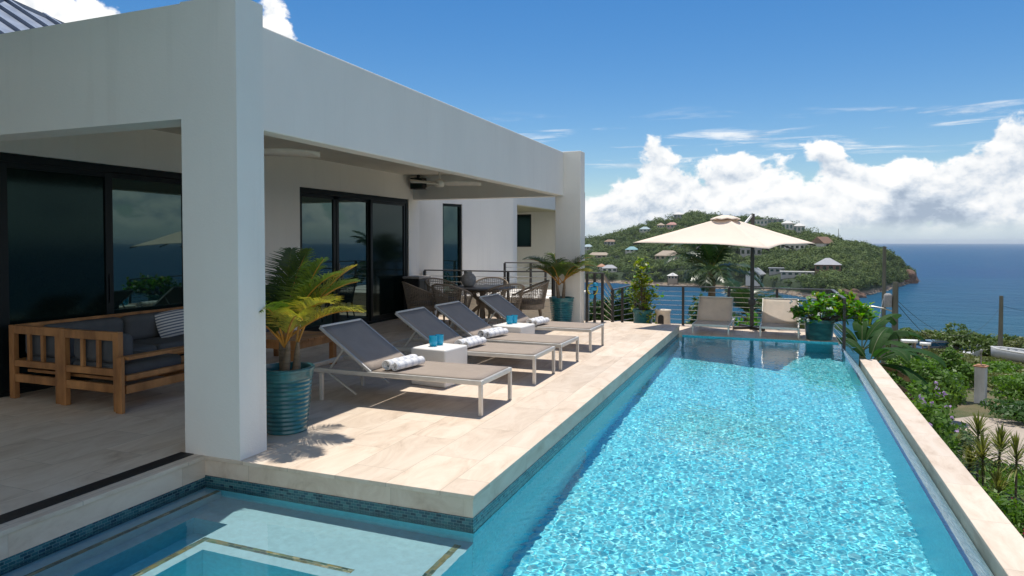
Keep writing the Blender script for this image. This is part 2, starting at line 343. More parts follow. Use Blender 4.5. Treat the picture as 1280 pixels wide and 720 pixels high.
# ------------------------------------------------------------------ mesh builder
class MB:
    def __init__(s): s.v = []; s.f = []; s.mi = []; s.sm = []
    def add(s, vs, fs, mi=0, smooth=False):
        b = len(s.v); s.v += [tuple(map(float, p)) for p in vs]
        for f in fs: s.f.append(tuple(b + i for i in f)); s.mi.append(mi); s.sm.append(smooth)
        return s
    def bx(s, x0, x1, y0, y1, z0, z1, mi=0):
        vs = [(x0, y0, z0), (x1, y0, z0), (x1, y1, z0), (x0, y1, z0), (x0, y0, z1), (x1, y0, z1), (x1, y1, z1), (x0, y1, z1)]
        return s.add(vs, [(3, 2, 1, 0), (4, 5, 6, 7), (0, 1, 5, 4), (1, 2, 6, 5), (2, 3, 7, 6), (3, 0, 4, 7)], mi)
    def ob(s, c, size, M=None, mi=0):
        M = M or Matrix.Identity(3); c = Vector(c); hx, hy, hz = (q / 2 for q in size)
        vs = [c + M @ Vector((a * hx, b * hy, d * hz)) for d in (-1, 1) for a, b in ((-1, -1), (1, -1), (1, 1), (-1, 1))]
        return s.add(vs, [(3, 2, 1, 0), (4, 5, 6, 7), (0, 1, 5, 4), (1, 2, 6, 5), (2, 3, 7, 6), (3, 0, 4, 7)], mi)
    def bar(s, p, q, w, h, mi=0, up=(0, 0, 1)):
        p = Vector(p); q = Vector(q); d = (q - p); L = d.length; d.normalize(); u = Vector(up)
        sx = d.cross(u)
        if sx.length < 1e-4: sx = d.cross(Vector((0, 1, 0)))
        sx.normalize(); uz = sx.cross(d)
        return s.ob((p + q) / 2, (w, L, h), Matrix((sx, d, uz)).transposed(), mi)
    def tube(s, pts, r, n=8, mi=0, cap=True, closed=False):
        pts = [Vector(p) for p in pts]; k = len(pts)
        rs = r if isinstance(r, (list, tuple, np.ndarray)) else [r] * k
        vs = []; prev = None
        for i, p in enumerate(pts):
            a = pts[(i - 1) % k] if (closed or i) else p; b = pts[(i + 1) % k] if (closed or i < k - 1) else p
            t = (b - a).normalized()
            if prev is None:
                u = t.cross(Vector((0, 0, 1)))
                if u.length < 1e-3: u = t.cross(Vector((1, 0, 0)))
            else: u = prev - t * prev.dot(t)
            u.normalize(); prev = u; w = t.cross(u)
            for j in range(n):
                q = 2 * math.pi * j / n; vs.append(p + (u * math.cos(q) + w * math.sin(q)) * rs[i])
        fs = []
        for i in range(k if closed else k - 1):
            i2 = (i + 1) % k
            for j in range(n): fs.append((i * n + j, i * n + (j + 1) % n, i2 * n + (j + 1) % n, i2 * n + j))
        if cap and not closed: fs += [tuple(range(n))[::-1], tuple((k - 1) * n + j for j in range(n))]
        return s.add(vs, fs, mi, True)
    def lathe(s, prof, c=(0, 0, 0), n=28, mi=0, cap0=True, cap1=True, a0=0, a1=2 * math.pi):
        vs = []; cx, cy, cz = c; full = abs(a1 - a0 - 2 * math.pi) < 1e-6; m = n if full else n + 1
        for r, z in prof:
            for j in range(m):
                q = a0 + (a1 - a0) * j / n; vs.append((cx + r * math.cos(q), cy + r * math.sin(q), cz + z))
        fs = []
        for i in range(len(prof) - 1):
            for j in range(n if full else n): fs.append((i * m + j, i * m + (j + 1) % m, (i + 1) * m + (j + 1) % m, (i + 1) * m + j))
        if full:
            if cap0 and prof[0][0] > 1e-5: fs.append(tuple(range(m))[::-1])
            if cap1 and prof[-1][0] > 1e-5: fs.append(tuple((len(prof) - 1) * m + j for j in range(m)))
        return s.add(vs, fs, mi, True)
    def prism(s, poly, z0, z1, mi=0):
        n = len(poly); vs = [(x, y, z0) for x, y in poly] + [(x, y, z1) for x, y in poly]
        return s.add(vs, [tuple(range(n))[::-1], tuple(range(n, 2 * n))] + [(i, (i + 1) % n, n + (i + 1) % n, n + i) for i in range(n)], mi)
    def grid(s, P, mi=0, smooth=True, closed=False):
        ny, nx = len(P), len(P[0]); vs = [p for r in P for p in r]
        fs = [(j * nx + i, j * nx + (i + 1) % nx, (j + 1) * nx + (i + 1) % nx, (j + 1) * nx + i) for j in range(ny - 1) for i in range(nx if closed else nx - 1)]
        return s.add(vs, fs, mi, smooth)
    def build(s, name, mats, parent=None, loc=None, bevel=0, seg=2, sharp=50, solid=0):
        me = bpy.data.meshes.new(name); me.from_pydata(s.v, [], s.f)
        if not isinstance(mats, (list, tuple)): mats = [mats]
        for m in mats: me.materials.append(m)
        me.polygons.foreach_set('material_index', s.mi); me.polygons.foreach_set('use_smooth', s.sm)
        me.update()
        if any(s.sm): me.set_sharp_from_angle(angle=R(sharp))
        o = bpy.data.objects.new(name, me); COL.objects.link(o)
        if parent: o.parent = parent
        if loc is not None: o.location = loc
        if solid:
            md = o.modifiers.new('solid', 'SOLIDIFY'); md.thickness = solid; md.offset = 0
        if bevel:
            md = o.modifiers.new('bevel', 'BEVEL'); md.width = bevel; md.segments = seg; md.limit_method = 'ANGLE'; md.angle_limit = R(40)
        return o

def fast_mesh(name, V, F, mats, parent=None, smooth=False, mi=None, loc=None):
    """large quad or triangle mesh from numpy arrays"""
    V = np.asarray(V, dtype=np.float32); F = np.asarray(F, dtype=np.int32); k = F.shape[1]
    me = bpy.data.meshes.new(name)
    me.vertices.add(len(V)); me.vertices.foreach_set('co', V.ravel())
    me.loops.add(F.size); me.loops.foreach_set('vertex_index', F.ravel())
    me.polygons.add(len(F)); me.polygons.foreach_set('loop_start', np.arange(0, F.size, k, dtype=np.int32))
    try: me.polygons.foreach_set('loop_total', np.full(len(F), k, dtype=np.int32))
    except Exception: pass
    if not isinstance(mats, (list, tuple)): mats = [mats]
    for m in mats: me.materials.append(m)
    if mi is not None: me.polygons.foreach_set('material_index', np.asarray(mi, dtype=np.int32))
    if smooth: me.polygons.foreach_set('use_smooth', np.ones(len(F), dtype=bool))
    me.update(calc_edges=True); me.validate()
    o = bpy.data.objects.new(name, me); COL.objects.link(o)
    if parent: o.parent = parent
    if loc is not None: o.location = loc
    return o

def tag(o, label=None, cat=None, group=None, kind=None):
    if label: o['label'] = label
    if cat: o['category'] = cat
    if group: o['group'] = group
    if kind: o['kind'] = kind
    return o
def thing(name, label, cat, loc=(0, 0, 0), rz=0., group=None):
    o = bpy.data.objects.new(name, None); COL.objects.link(o); o.empty_display_size = .1
    o.location = loc; o.rotation_euler = (0, 0, rz)
    return tag(o, label, cat, group)
def struct(o): o['kind'] = 'structure'; return o
def dup(o, loc=None, rz=None, label=None, group=None, scale=None, parent=None):
    c = o.copy(); COL.objects.link(c)
    if parent is not None: c.parent = parent
    if loc is not None: c.location = loc
    if rz is not None: c.rotation_euler = (0, 0, rz)
    if scale is not None: c.scale = (scale,) * 3 if isinstance(scale, (int, float)) else scale
    if label: c['label'] = label
    if group: c['group'] = group
    for ch in o.children:
        dup(ch, parent=c)
    return c

# ------------------------------------------------------------------ foliage generators
def rand_dirs(n, r=rng):
    v = r.normal(size=(n, 3)); return v / np.linalg.norm(v, axis=1, keepdims=True)
def leaves_at(P, size, width=.5, up=.25, r=rng, out=None, fold=.15, svar=.35, nrm=None, jit=.75):
    """one folded diamond leaf per point; returns verts, quads"""
    n = len(P); a = rand_dirs(n, r); a[:, 2] += up
    if out is not None: a = a + out * .8
    a /= np.linalg.norm(a, axis=1, keepdims=True)
    b = np.cross(a, rand_dirs(n, r)); b /= np.linalg.norm(b, axis=1, keepdims=True)
    if nrm is not None:                                  # blades lie roughly along the crown's skin
        w = nrm + rand_dirs(n, r) * jit; w /= np.linalg.norm(w, axis=1, keepdims=True)
        a = a - w * np.sum(a * w, axis=1, keepdims=True); a /= np.linalg.norm(a, axis=1, keepdims=True); b = np.cross(w, a)
    c = np.cross(a, b)
    L = size * (1 + svar * r.uniform(-1, 1, (n, 1)))
    V = np.stack([P - a * L * .5, P + b * L * width * .5 - c * L * fold, P + a * L * .5, P - b * L * width * .5 - c * L * fold], 1).reshape(-1, 3)
    F = np.arange(4 * n).reshape(n, 4)
    return V, F
def crown_points(n, rad, clumps=14, cr=.45, r=rng, flat=0.0):
    """points through an uneven ellipsoidal crown made of leaf clumps"""
    rad = np.array(rad); d = rand_dirs(clumps, r); d[:, 2] = np.where(d[:, 2] < -.25, -d[:, 2] * .5, d[:, 2])
    C = d * r.uniform(.35, .85, (clumps, 1)) * rad
    k = r.integers(0, clumps, n); q = rand_dirs(n, r) * (r.uniform(.35, 1, (n, 1)) ** .5)
    s = r.uniform(.7, 1.25, clumps)[k][:, None]
    P = C[k] + q * rad * cr * s
    return P, q
def bush(name, label, cat, loc, rad, n, size, mat, group=None, clumps=14, cr=.45, flowers=None, width=.55, stems=True, seed=0, zc=None):
    r = np.random.default_rng(seed + 100)
    t = thing(name, label, cat, loc, 0, group)
    P, q = crown_points(n, rad, clumps, cr, r); zc = rad[2] * .95 if zc is None else zc
    P = P + [0, 0, zc]; P[:, 2] = np.maximum(P[:, 2], .03)
    V, F = leaves_at(P, size, width, .3, r, None, .12, .35, q + np.array([0, 0, .25]), .8); fast_mesh('foliage', V, F, mat, t)
    if flowers:
        fm, fn, fs = flowers; out = P[np.argsort(-(np.linalg.norm((P - [0, 0, zc]) / np.array(rad), axis=1)))[:max(fn * 4, 8)]]
        c = out[r.integers(0, len(out), fn)]; c = np.repeat(c, 5, 0) + r.normal(size=(fn * 5, 3)) * fs * .35
        V, F = leaves_at(c, fs, .8, .2, r); fast_mesh('flowers', V, F, fm, t)
    if stems:
        b = MB()
        for i in range(6):
            a = r.uniform(0, 6.28); e = (math.cos(a) * rad[0] * .5, math.sin(a) * rad[1] * .5, zc + rad[2] * .2)
            b.tube([(0.03 * math.cos(a), .03 * math.sin(a), -.1), (e[0] * .35, e[1] * .35, e[2] * .55), e], [.03 + .01 * rad[2], .022, .008], 5)
        b.build('stem', M_BARK, t)
    return t
def frond(base, az_, el_, L, droop, leaf=.3, n=36, w=.018, r=rng, twist=.0, v=.5, start=.22):
    """pinnate frond: returns stalk points and leaflet mesh arrays"""
    pts = []; k = 15; p = np.array(base, float); e = el_
    for i in range(k):
        pts.append(p.copy()); d = np.array([math.cos(az_) * math.cos(e), math.sin(az_) * math.cos(e), math.sin(e)])
        p = p + d * L / (k - 1); e -= droop / (k - 1) * (.35 + 1.3 * i / k)
    pts = np.array(pts); V = []; F = []
    for i in range(n):
        f = start + (1 - start) * (i + .5) / n; x = f * (k - 1); j = min(int(x), k - 2); c = pts[j] + (pts[j + 1] - pts[j]) * (x - j)
        t = pts[j + 1] - pts[j]; t /= np.linalg.norm(t); side = np.cross(t, [0, 0, 1.]); side /= np.linalg.norm(side) + 1e-9; upv = np.cross(side, t)
        ll = leaf * (math.sin(math.pi * min(1, .18 + .80 * f)) ** .7) * r.uniform(.85, 1.12)
        for sgn in (-1, 1):
            d = side * sgn * (.86 + r.uniform(-.07, .07)) + t * (.45 + .5 * f) + upv * (v + r.uniform(-.15, .15)); d /= np.linalg.norm(d)
            wv = np.cross(d, upv * 1.0 + side * sgn * .4); wv /= np.linalg.norm(wv) + 1e-9
            m1 = c + d * ll * .5; dd = d + np.array([0, 0, -.55]); dd /= np.linalg.norm(dd); tip = m1 + dd * ll * .5
            b = len(V); V += [c - wv * w * .3, c + wv * w * .3, m1 + wv * w * .5, m1 - wv * w * .5, tip + wv * w * .06, tip - wv * w * .06]
            F += [(b, b + 1, b + 2, b + 3), (b + 3, b + 2, b + 4, b + 5)]
    return pts, np.array(V), np.array(F)
def palm_frond(parent, mats, *a, **k):
    pts, V, F = frond(*a, **k)
    b = MB(); b.tube(pts, list(np.linspace(.011, .003, len(pts)) * (k.get('w', .018) / .018) ** .5), 5, 1)
    n0 = len(b.f); b.add(V, F, 0)
    return b.build('frond', mats, parent)

def off(t): return tuple(-q for q in t.location)
ZW = -0.215                                                  # pool water level

# ------------------------------------------------------------------ ground, sea, far hill
def sstep(x, a, b):
    t = np.clip((x - a) / (b - a), 0, 1); return t * t * (3 - 2 * t)
def bumpy(x, y, s, seed=0):
    r = np.random.default_rng(seed); z = 0
    for i in range(7):
        a = r.uniform(0, 6.28); k = 6.28 / (s * r.uniform(.4, 1.8)); z = z + np.sin(k * (x * math.cos(a) + y * math.sin(a)) + r.uniform(0, 6.28)) * r.uniform(.5, 1)
    return z / 4
def ground(x, y):
    x = np.asarray(x, float); y = np.asarray(y, float); r = np.hypot(x, y); a = np.degrees(np.arctan2(x, y))
    zr = np.interp(r, [0, 12, 18, 31, 78, 98, 135, 400], [-3.0, -3.0, -3.75, -4.5, -9.4, -12.6, -38, -42])
    zl = np.interp(r, [0, 15, 24, 90, 400], [-3.4, -3.6, -6.5, -38, -42])
    f = sstep(a, 3.0, 8.5)
    return zl + (zr - zl) * f + bumpy(x, y, 9, 3) * .10 * sstep(r, 14, 30)
def gz(x, y): return float(ground(x, y))
def at(deg, r, dz=0.0):
    x = r * math.sin(R(deg)); y = r * math.cos(R(deg)); return (x, y, gz(x, y) + dz)

def ground_mat():
    m, g, b, o = new_mat('dry_grass_and_earth'); pos = g.n('ShaderNodeNewGeometry').outputs['Position']
    f = g.noise(pos, .35, 6, .65); f2 = g.noise(pos, 9, 4, .7)
    c = g.ramp(f, [(.3, (.045, .07, .018)), (.48, (.10, .11, .035)), (.62, (.19, .145, .075)), (.8, (.26, .20, .12))])
    c = g.mix(g.mr(f2, .3, .75, 0, .55), c, (.06, .055, .025)); g.link(c, b.inputs['Base Color']); b.inputs['Roughness'].default_value = .95
    g.link(g.bump(f2, .8, .06), b.inputs['Normal']); return m
rs_ = np.concatenate([np.linspace(.5, 40, 70), np.linspace(41, 260, 90)]); as_ = np.radians(np.linspace(-150, 110, 240))
RR, AA = np.meshgrid(rs_, as_, indexing='ij'); XX = RR * np.sin(AA); YY = RR * np.cos(AA)
V = np.stack([XX, YY, ground(XX, YY)], -1).reshape(-1, 3); nr, na = RR.shape; ix = np.arange(nr * na).reshape(nr, na)
F = np.stack([ix[:-1, :-1], ix[:-1, 1:], ix[1:, 1:], ix[1:, :-1]], -1).reshape(-1, 4)[:, ::-1]
struct(fast_mesh('ground', V, F, ground_mat(), smooth=True))

def sea_mat():
    m, g, b, o = new_mat('sea_water'); pos = g.n('ShaderNodeNewGeometry').outputs['Position']
    x, y, z = g.sep(pos); d = g.m('SQRT', g.m('ADD', g.m('MULTIPLY', x, x), g.m('MULTIPLY', y, y)))
    c = g.ramp(g.mr(d, 180, 2600), [(0, (.009, .080, .112)), (.10, (.008, .070, .135)), (.28, (.006, .056, .150)), (1, (.006, .060, .155))])
    patch = g.noise(g.v('MULTIPLY', pos, (1, 2.4, 1)), .006, 5, .6); c = g.mix(g.mr(patch, .35, .7, 0, .30), c, (.016, .13, .19)); g.link(c, b.inputs['Base Color'])
    b.inputs['Roughness'].default_value = .34; b.inputs['IOR'].default_value = 1.333; b.inputs['Specular IOR Level'].default_value = .10
    h = g.m('ADD', g.noise(g.v('MULTIPLY', pos, (1, 1.5, 1)), .22, 5, .65), g.m('MULTIPLY', g.noise(g.v('MULTIPLY', pos, (1, 1.7, 1)), .03, 4, .6), 3.0))
    g.link(g.bump(h, 1.0, 1.9), b.inputs['Normal']); return m
rs_ = np.array([0, 60, 120, 200, 300, 450, 700, 1100, 1800, 3000, 5000, 9000, 16000, 30000.]); as_ = np.linspace(0, 2 * math.pi, 97)
RR, AA = np.meshgrid(rs_, as_, indexing='ij'); V = np.stack([RR * np.sin(AA), RR * np.cos(AA), np.full_like(RR, -35.0)], -1).reshape(-1, 3)
nr, na = RR.shape; ix = np.arange(nr * na).reshape(nr, na); F = np.stack([ix[:-1, :-1], ix[:-1, 1:], ix[1:, 1:], ix[1:, :-1]], -1).reshape(-1, 4)[:, ::-1]
struct(fast_mesh('sea', V, F, sea_mat()))

# the wooded peninsula across the bay: (bearing, elevation tangent of its ridge, distance of its shore)
HILL = np.array([(-40, -.0032, 655), (-32.01, -0.0032, 651), (-26.74, -0.0033, 643), (-21.39, -0.0033, 640), (-17.37, -0.0021, 629), (-15.30, 0.0026, 631), (-14.38, 0.0055, 632), (-12.73, 0.0118, 622), (-10.77, 0.0233, 602), (-8.84, 0.0334, 595), (-6.81, 0.0399, 589), (-5.68, 0.0386, 571), (-4.14, 0.0338, 566), (-2.02, 0.0323, 563), (-0.72, 0.0298, 549), (0.62, 0.0230, 520), (2.05, 0.0110, 495), (3.72, 0.0023, 474), (4.81, -0.0029, 506), (6.15, -0.0081, 544), (7.14, -0.0132, 595), (7.96, -0.0233, 642), (8.57, -0.0323, 696), (9.07, -0.0412, 748), (9.32, -0.0461, 775)])
def hill_pt(a, t):
    a = np.asarray(a, float); t = np.asarray(t, float)
    te = np.interp(a, HILL[:, 0], HILL[:, 1]); d0 = np.interp(a, HILL[:, 0], HILL[:, 2])
    dep = np.interp(a, [-40, -15, -6, 1, 4, 7, 8.6, 9.32], [330, 330, 300, 260, 200, 95, 45, 12])
    d1 = d0 + dep; zr = 1.6 + te * d1 - 2.6 * np.interp(a, [6, 9], [1, .3]); d = d0 + dep * t; x = d * np.sin(np.radians(a)); y = d * np.cos(np.radians(a))
    up = np.clip(t, 0, 1); s = .16 * sstep(up, 0, .05) + .84 * (.62 * up + .38 * sstep(up, 0, 1))
    z = -36.0 + (zr + 36.0) * s + bumpy(x, y, 90, 11) * 2.2 * np.sin(math.pi * up)
    back = np.clip(t - 1, 0, 1); z = z - (zr + 40) * back ** 1.3
    return x, y, z
def hill_mat():
    m, g, b, o = new_mat('hillside_earth_and_shore'); pos = g.n('ShaderNodeNewGeometry').outputs['Position']; x, y, z = g.sep(pos)
    f = g.noise(pos, .06, 6, .65); zz = g.m('ADD', z, g.m('MULTIPLY', f, 3.5))
    shore = g.ramp(g.noise(pos, .2, 5, .7), [(.3, (.16, .10, .07)), (.55, (.36, .28, .20)), (.8, (.46, .40, .31))])
    wood = g.ramp(f, [(.3, (.016, .032, .010)), (.7, (.035, .06, .018))])
    g.link(g.mix(g.mr(zz, -31.6, -30.2), shore, wood), b.inputs['Base Color']); b.inputs['Roughness'].default_value = .95
    g.link(g.bump(g.noise(pos, .5, 5, .7), 1, .8), b.inputs['Normal']); return m
ha = np.linspace(-40, 9.32, 260); ht = np.concatenate([[-.03], np.linspace(0, 1, 60), np.linspace(1.04, 1.9, 14)]); TT, AA = np.meshgrid(ht, ha, indexing='ij')
hx, hy, hz = hill_pt(AA, np.maximum(TT, 0)); hz = np.where(TT < 0, -38, hz); V = np.stack([hx, hy, hz], -1).reshape(-1, 3)
nr, na = TT.shape; ix = np.arange(nr * na).reshape(nr, na); F = np.stack([ix[:-1, :-1], ix[:-1, 1:], ix[1:, 1:], ix[1:, :-1]], -1).reshape(-1, 4)[:, ::-1]
struct(fast_mesh('hill', V, F, hill_mat(), smooth=True))
def on_hill(a, te):
    """point of the slope seen at bearing a and elevation tangent te"""
    ts = np.linspace(.02, 1.0, 500); x, y, z = hill_pt(np.full_like(ts, a), ts); e = (z - 1.6) / np.hypot(x, y)
    i = int(np.argmax(e >= te)) if (e >= te).any() else 499
    return float(x[i]), float(y[i]), float(z[i]), float(ts[i])

# ------------------------------------------------------------------ terrace and pool
t_ = MB()
t_.prism([(-14, -3), (-4.0, -3), (-4.0, 3.80), (-1.785, 3.80), (-1.785, 13.41), (-14, 13.41)], -.030, 0)
struct(t_.build('terrace_paving', M_TRAV, bevel=.004))
m = MB(); m.bx(-4.012, -1.8605, 3.812, 3.86, -.15, -.030)
struct(m.build('terrace_riser', M_TRAVX))
m = MB(); m.bx(-1.86, -1.797, 3.812, 13.41, -.15, -.030); m.bx(-4.06, -4.012, -3, 3.812, -.165, -.030)
struct(m.build('terrace_riser', M_TRAVY))
m = MB(); m.bx(-4.008, -1.793, 3.806, 3.858, -.30, -.1502); struct(m.build('waterline_tile_band', M_BANDX))
m = MB(); m.bx(-1.856, -1.793, 3.86, 13.41, -.30, -.1502); m.bx(-4.056, -4.006, -3, 3.806, -.30, -.1652); struct(m.build('waterline_tile_band', M_BANDY))
m = MB(); m.prism([(-14, -3), (-4.06, -3), (-4.06, 3.86), (-1.86, 3.86), (-1.86, 13.40), (-14, 13.40)], -4.2, -.0305)
struct(m.build('terrace_base', M_WALL))
m = MB(); m.bx(-4.235, -4.105, -3, 3.795, .001, .005)
dr = m.build('floor_drain', M_BLACK); tag(dr, 'long dark slot drain let into the paving along the spa edge', 'drain')

DEEP = -1.36
def recv(o): o.cycles.is_caustics_receiver = True; return struct(o)
# main pool shell
m = MB(); m.add([(-1.79, -1, DEEP), (1.0, -1, DEEP), (1.0, 13.42, DEEP), (-1.79, 13.42, DEEP)], [(0, 1, 2, 3)]); recv(m.build('pool_floor', M_POOLF))
m = MB(); m.add([(-1.790, 3.80, DEEP), (-1.790, 13.42, DEEP), (-1.790, 13.42, -.29), (-1.790, 3.80, -.29)], [(0, 1, 2, 3)])
m.add([(1.0, -1, DEEP), (1.0, 13.42, DEEP), (1.0, 13.42, ZW - .002), (1.0, -1, ZW - .002)], [(3, 2, 1, 0)])
recv(m.build('pool_wall', M_POOLY))
m = MB(); m.add([(-1.79, 13.415, DEEP), (1.0, 13.415, DEEP), (1.0, 13.415, -.1905), (-1.79, 13.415, -.1905)], [(3, 2, 1, 0)]); recv(m.build('pool_wall', M_POOLX))
# overflow weir, catch trough
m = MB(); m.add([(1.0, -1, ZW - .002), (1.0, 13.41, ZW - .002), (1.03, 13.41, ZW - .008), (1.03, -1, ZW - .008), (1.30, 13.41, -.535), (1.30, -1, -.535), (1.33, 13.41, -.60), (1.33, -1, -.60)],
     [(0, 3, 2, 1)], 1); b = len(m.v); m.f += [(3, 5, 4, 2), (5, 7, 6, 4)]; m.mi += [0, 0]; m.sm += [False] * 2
M_CREST = simple('crest_painted_glint', (.62, .72, .76), .12, 0, .25, 26, .5, 60, .8)  # pale colour stands in for white glints of water spilling over the crest
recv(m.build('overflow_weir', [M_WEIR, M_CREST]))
m = MB(); m.prism([(1.0, 13.0), (1.30, 13.0), (1.30, 13.42), (1.0, 13.42)], -4.2, -.56); struct(m.build('overflow_base', M_WALL))
cw = thing('coping_wall', 'low wall capped with a long travertine coping beside the overflow edge of the pool', 'wall', (1.44, 6, -4))
m = MB(); m.bx(1.315, 1.535, -1, 12.99, -4.2, -.431); m.build('wall', M_TRAVY, cw, off(cw))
m = MB(); m.bx(1.300, 1.560, -1, 13.0, -.43, -.40); m.build('coping', M_TRAV, cw, off(cw), bevel=.005)

# spa: shelf, step, trough and inner tub
SH = -.43
x0, x1, x2, x3 = -4.01, -3.84, -3.43, -1.79
tub = (-3.31, -2.25, 1.0, 3.10); tr = (-3.74, -3.44, -1, 3.44)
m = MB()
for (a, b, c, d) in ((x0, x3, 3.44, 3.81), (x0, tr[0], -1, 3.44), (tr[1], x3, 3.10, 3.44), (tr[1], tub[0], -1, 3.10), (tub[1], x3, -1, 3.10)):
    m.add([(a, c, SH), (b, c, SH), (b, d, SH), (a, d, SH)], [(0, 1, 2, 3)])
recv(m.build('spa_shelf', M_PLASTER))
m = MB()
for (a, b, c, d), zb in ((tr, -.70), (tub, -1.15)):
    m.add([(a, c, zb), (b, c, zb), (b, d, zb), (a, d, zb)], [(0, 1, 2, 3)])
    m.add([(a, d, zb), (b, d, zb), (b, d, SH), (a, d, SH)], [(3, 2, 1, 0)]); m.add([(a, c, zb), (a, d, zb), (a, d, SH), (a, c, SH)], [(0, 1, 2, 3)]); m.add([(b, c, zb), (b, d, zb), (b, d, SH), (b, c, SH)], [(3, 2, 1, 0)])
m.add([(-1.791, -1, DEEP), (-1.791, 3.81, DEEP), (-1.791, 3.81, SH), (-1.791, -1, SH)], [(0, 1, 2, 3)])
m.add([(-4.004, 3.804, SH), (-1.79, 3.804, SH), (-1.79, 3.804, -.29), (-4.004, 3.804, -.29)], [(0, 1, 2, 3)])
recv(m.build('spa_wall', M_PLASTERD))
m = MB(); m.bx(-4.01, -3.84, -1, 3.80, SH - .05, -.30); recv(m.build('spa_step', M_PLASTER, bevel=.012))
def band(x0, x1, y0, y1, z, mt): m = MB(); m.bx(x0, x1, y0, y1, z, z + .004); recv(m.build('mosaic_edge_band', mt))
band(-3.885, -3.845, -1, 3.79, -.2998, M_GOLDY)
band(tr[1] + .01, tr[1] + .055, -1, 3.235, SH, M_GOLDY); band(tr[1] + .06, x3 - .5, 3.19, 3.235, SH, M_GOLDX)
band(-1.89, -1.845, -1, 3.74, SH, M_GOLDY)

# water: one rippled sheet over pool and spa
st_ = .0080
gx = np.arange(-4.006, 1.0001, st_); gx = np.append(gx, [1.012, 1.03]); gy = np.concatenate([np.arange(.6, 7.0, st_), np.arange(7.0, 13.405, .011), [13.413]])
XX, YY = np.meshgrid(gx, gy); Zw = np.zeros_like(XX); r_ = np.random.default_rng(5)
for i in range(64):
    a = r_.normal(.5, 1.0) if i % 3 else r_.uniform(0, 6.28); lam = r_.uniform(.034, .085) if i < 52 else r_.uniform(.10, .40)
    k = 2 * math.pi / lam; Zw += np.cos(k * (XX * math.cos(a) + YY * math.sin(a)) + r_.uniform(0, 6.28)) / k * .0041 * (1.0 if i < 52 else .8)
amp = .22 + .78 * sstep(XX, -2.1, -1.5); amp = amp * (1 - sstep(XX, .97, 1.02) * .85)
Zw = ZW + Zw * amp - .006 * sstep(XX, 1.0, 1.03)
keep = (XX > -1.80) | (YY < 3.812)
V = np.stack([XX, YY, Zw], -1).reshape(-1, 3); ny, nx = XX.shape; ix = np.arange(nx * ny).reshape(ny, nx)
F = np.stack([ix[:-1, :-1], ix[:-1, 1:], ix[1:, 1:], ix[1:, :-1]], -1).reshape(-1, 4); kf = (keep[:-1, :-1] & keep[:-1, 1:] & keep[1:, 1:] & keep[1:, :-1]).reshape(-1)
F = F[kf]; used = np.unique(F); mp = np.zeros(len(V), int); mp[used] = np.arange(len(used))
wo = fast_mesh('pool_water', V[used], mp[F], M_WATER, smooth=True); wo.cycles.is_caustics_caster = True; struct(wo)

# lower landing beyond the pool
m = MB(); m.bx(-4.0, 1.02, 13.42, 15.25, -.22, -.19); struct(m.build('lower_paving', M_TRAV, bevel=.004))
m = MB(); m.bx(-4.0, 1.0, 13.43, 15.2, -4.5, -.2205); struct(m.build('lower_paving_base', M_WALL))
m = MB(); m.bx(-1.80, -1.74, 13.30, 13.41, -.30, -.13); struct(m.build('pool_corner_pier', M_TRAVX))

# ------------------------------------------------------------------ the villa
vl = thing('villa', 'white stucco flat-roofed villa with a deep covered terrace facing the pool', 'house', (-5.8, 8.5, 0)); vo = off(vl)
def vpart(name, m, mt, bevel=0, parent=None, **k):
    o = m.build(name, mt, parent or vl, vo if parent is None else (0, 0, 0), bevel, **k); return o
m = MB(); m.bx(-4.20, -3.67, 3.805, 4.085, 0, 3.40); vpart('column', m, M_WALL)
m = MB(); m.bx(-4.20, -3.67, 13.0, 13.30, 0, 3.415); vpart('column', m, M_WALL, .012)
m = MB(); m.bx(-14, -4.2, 3.8055, 4.06, 2.53, 3.39); vpart('parapet', m, M_WALL)
m = MB(); m.bx(-4.195, -4.02, 4.0852, 12.9995, 2.535, 3.40); vpart('parapet', m, M_WALL, .012)
m = MB(); m.bx(-7.6, -4.2005, 13.01, 13.26, 2.53, 3.39); vpart('parapet', m, M_WALL, .012)
m = MB(); m.bx(-14, -4.1955, 4.0605, 13.0095, 3.04, 3.20); vpart('ceiling', m, M_CEIL)
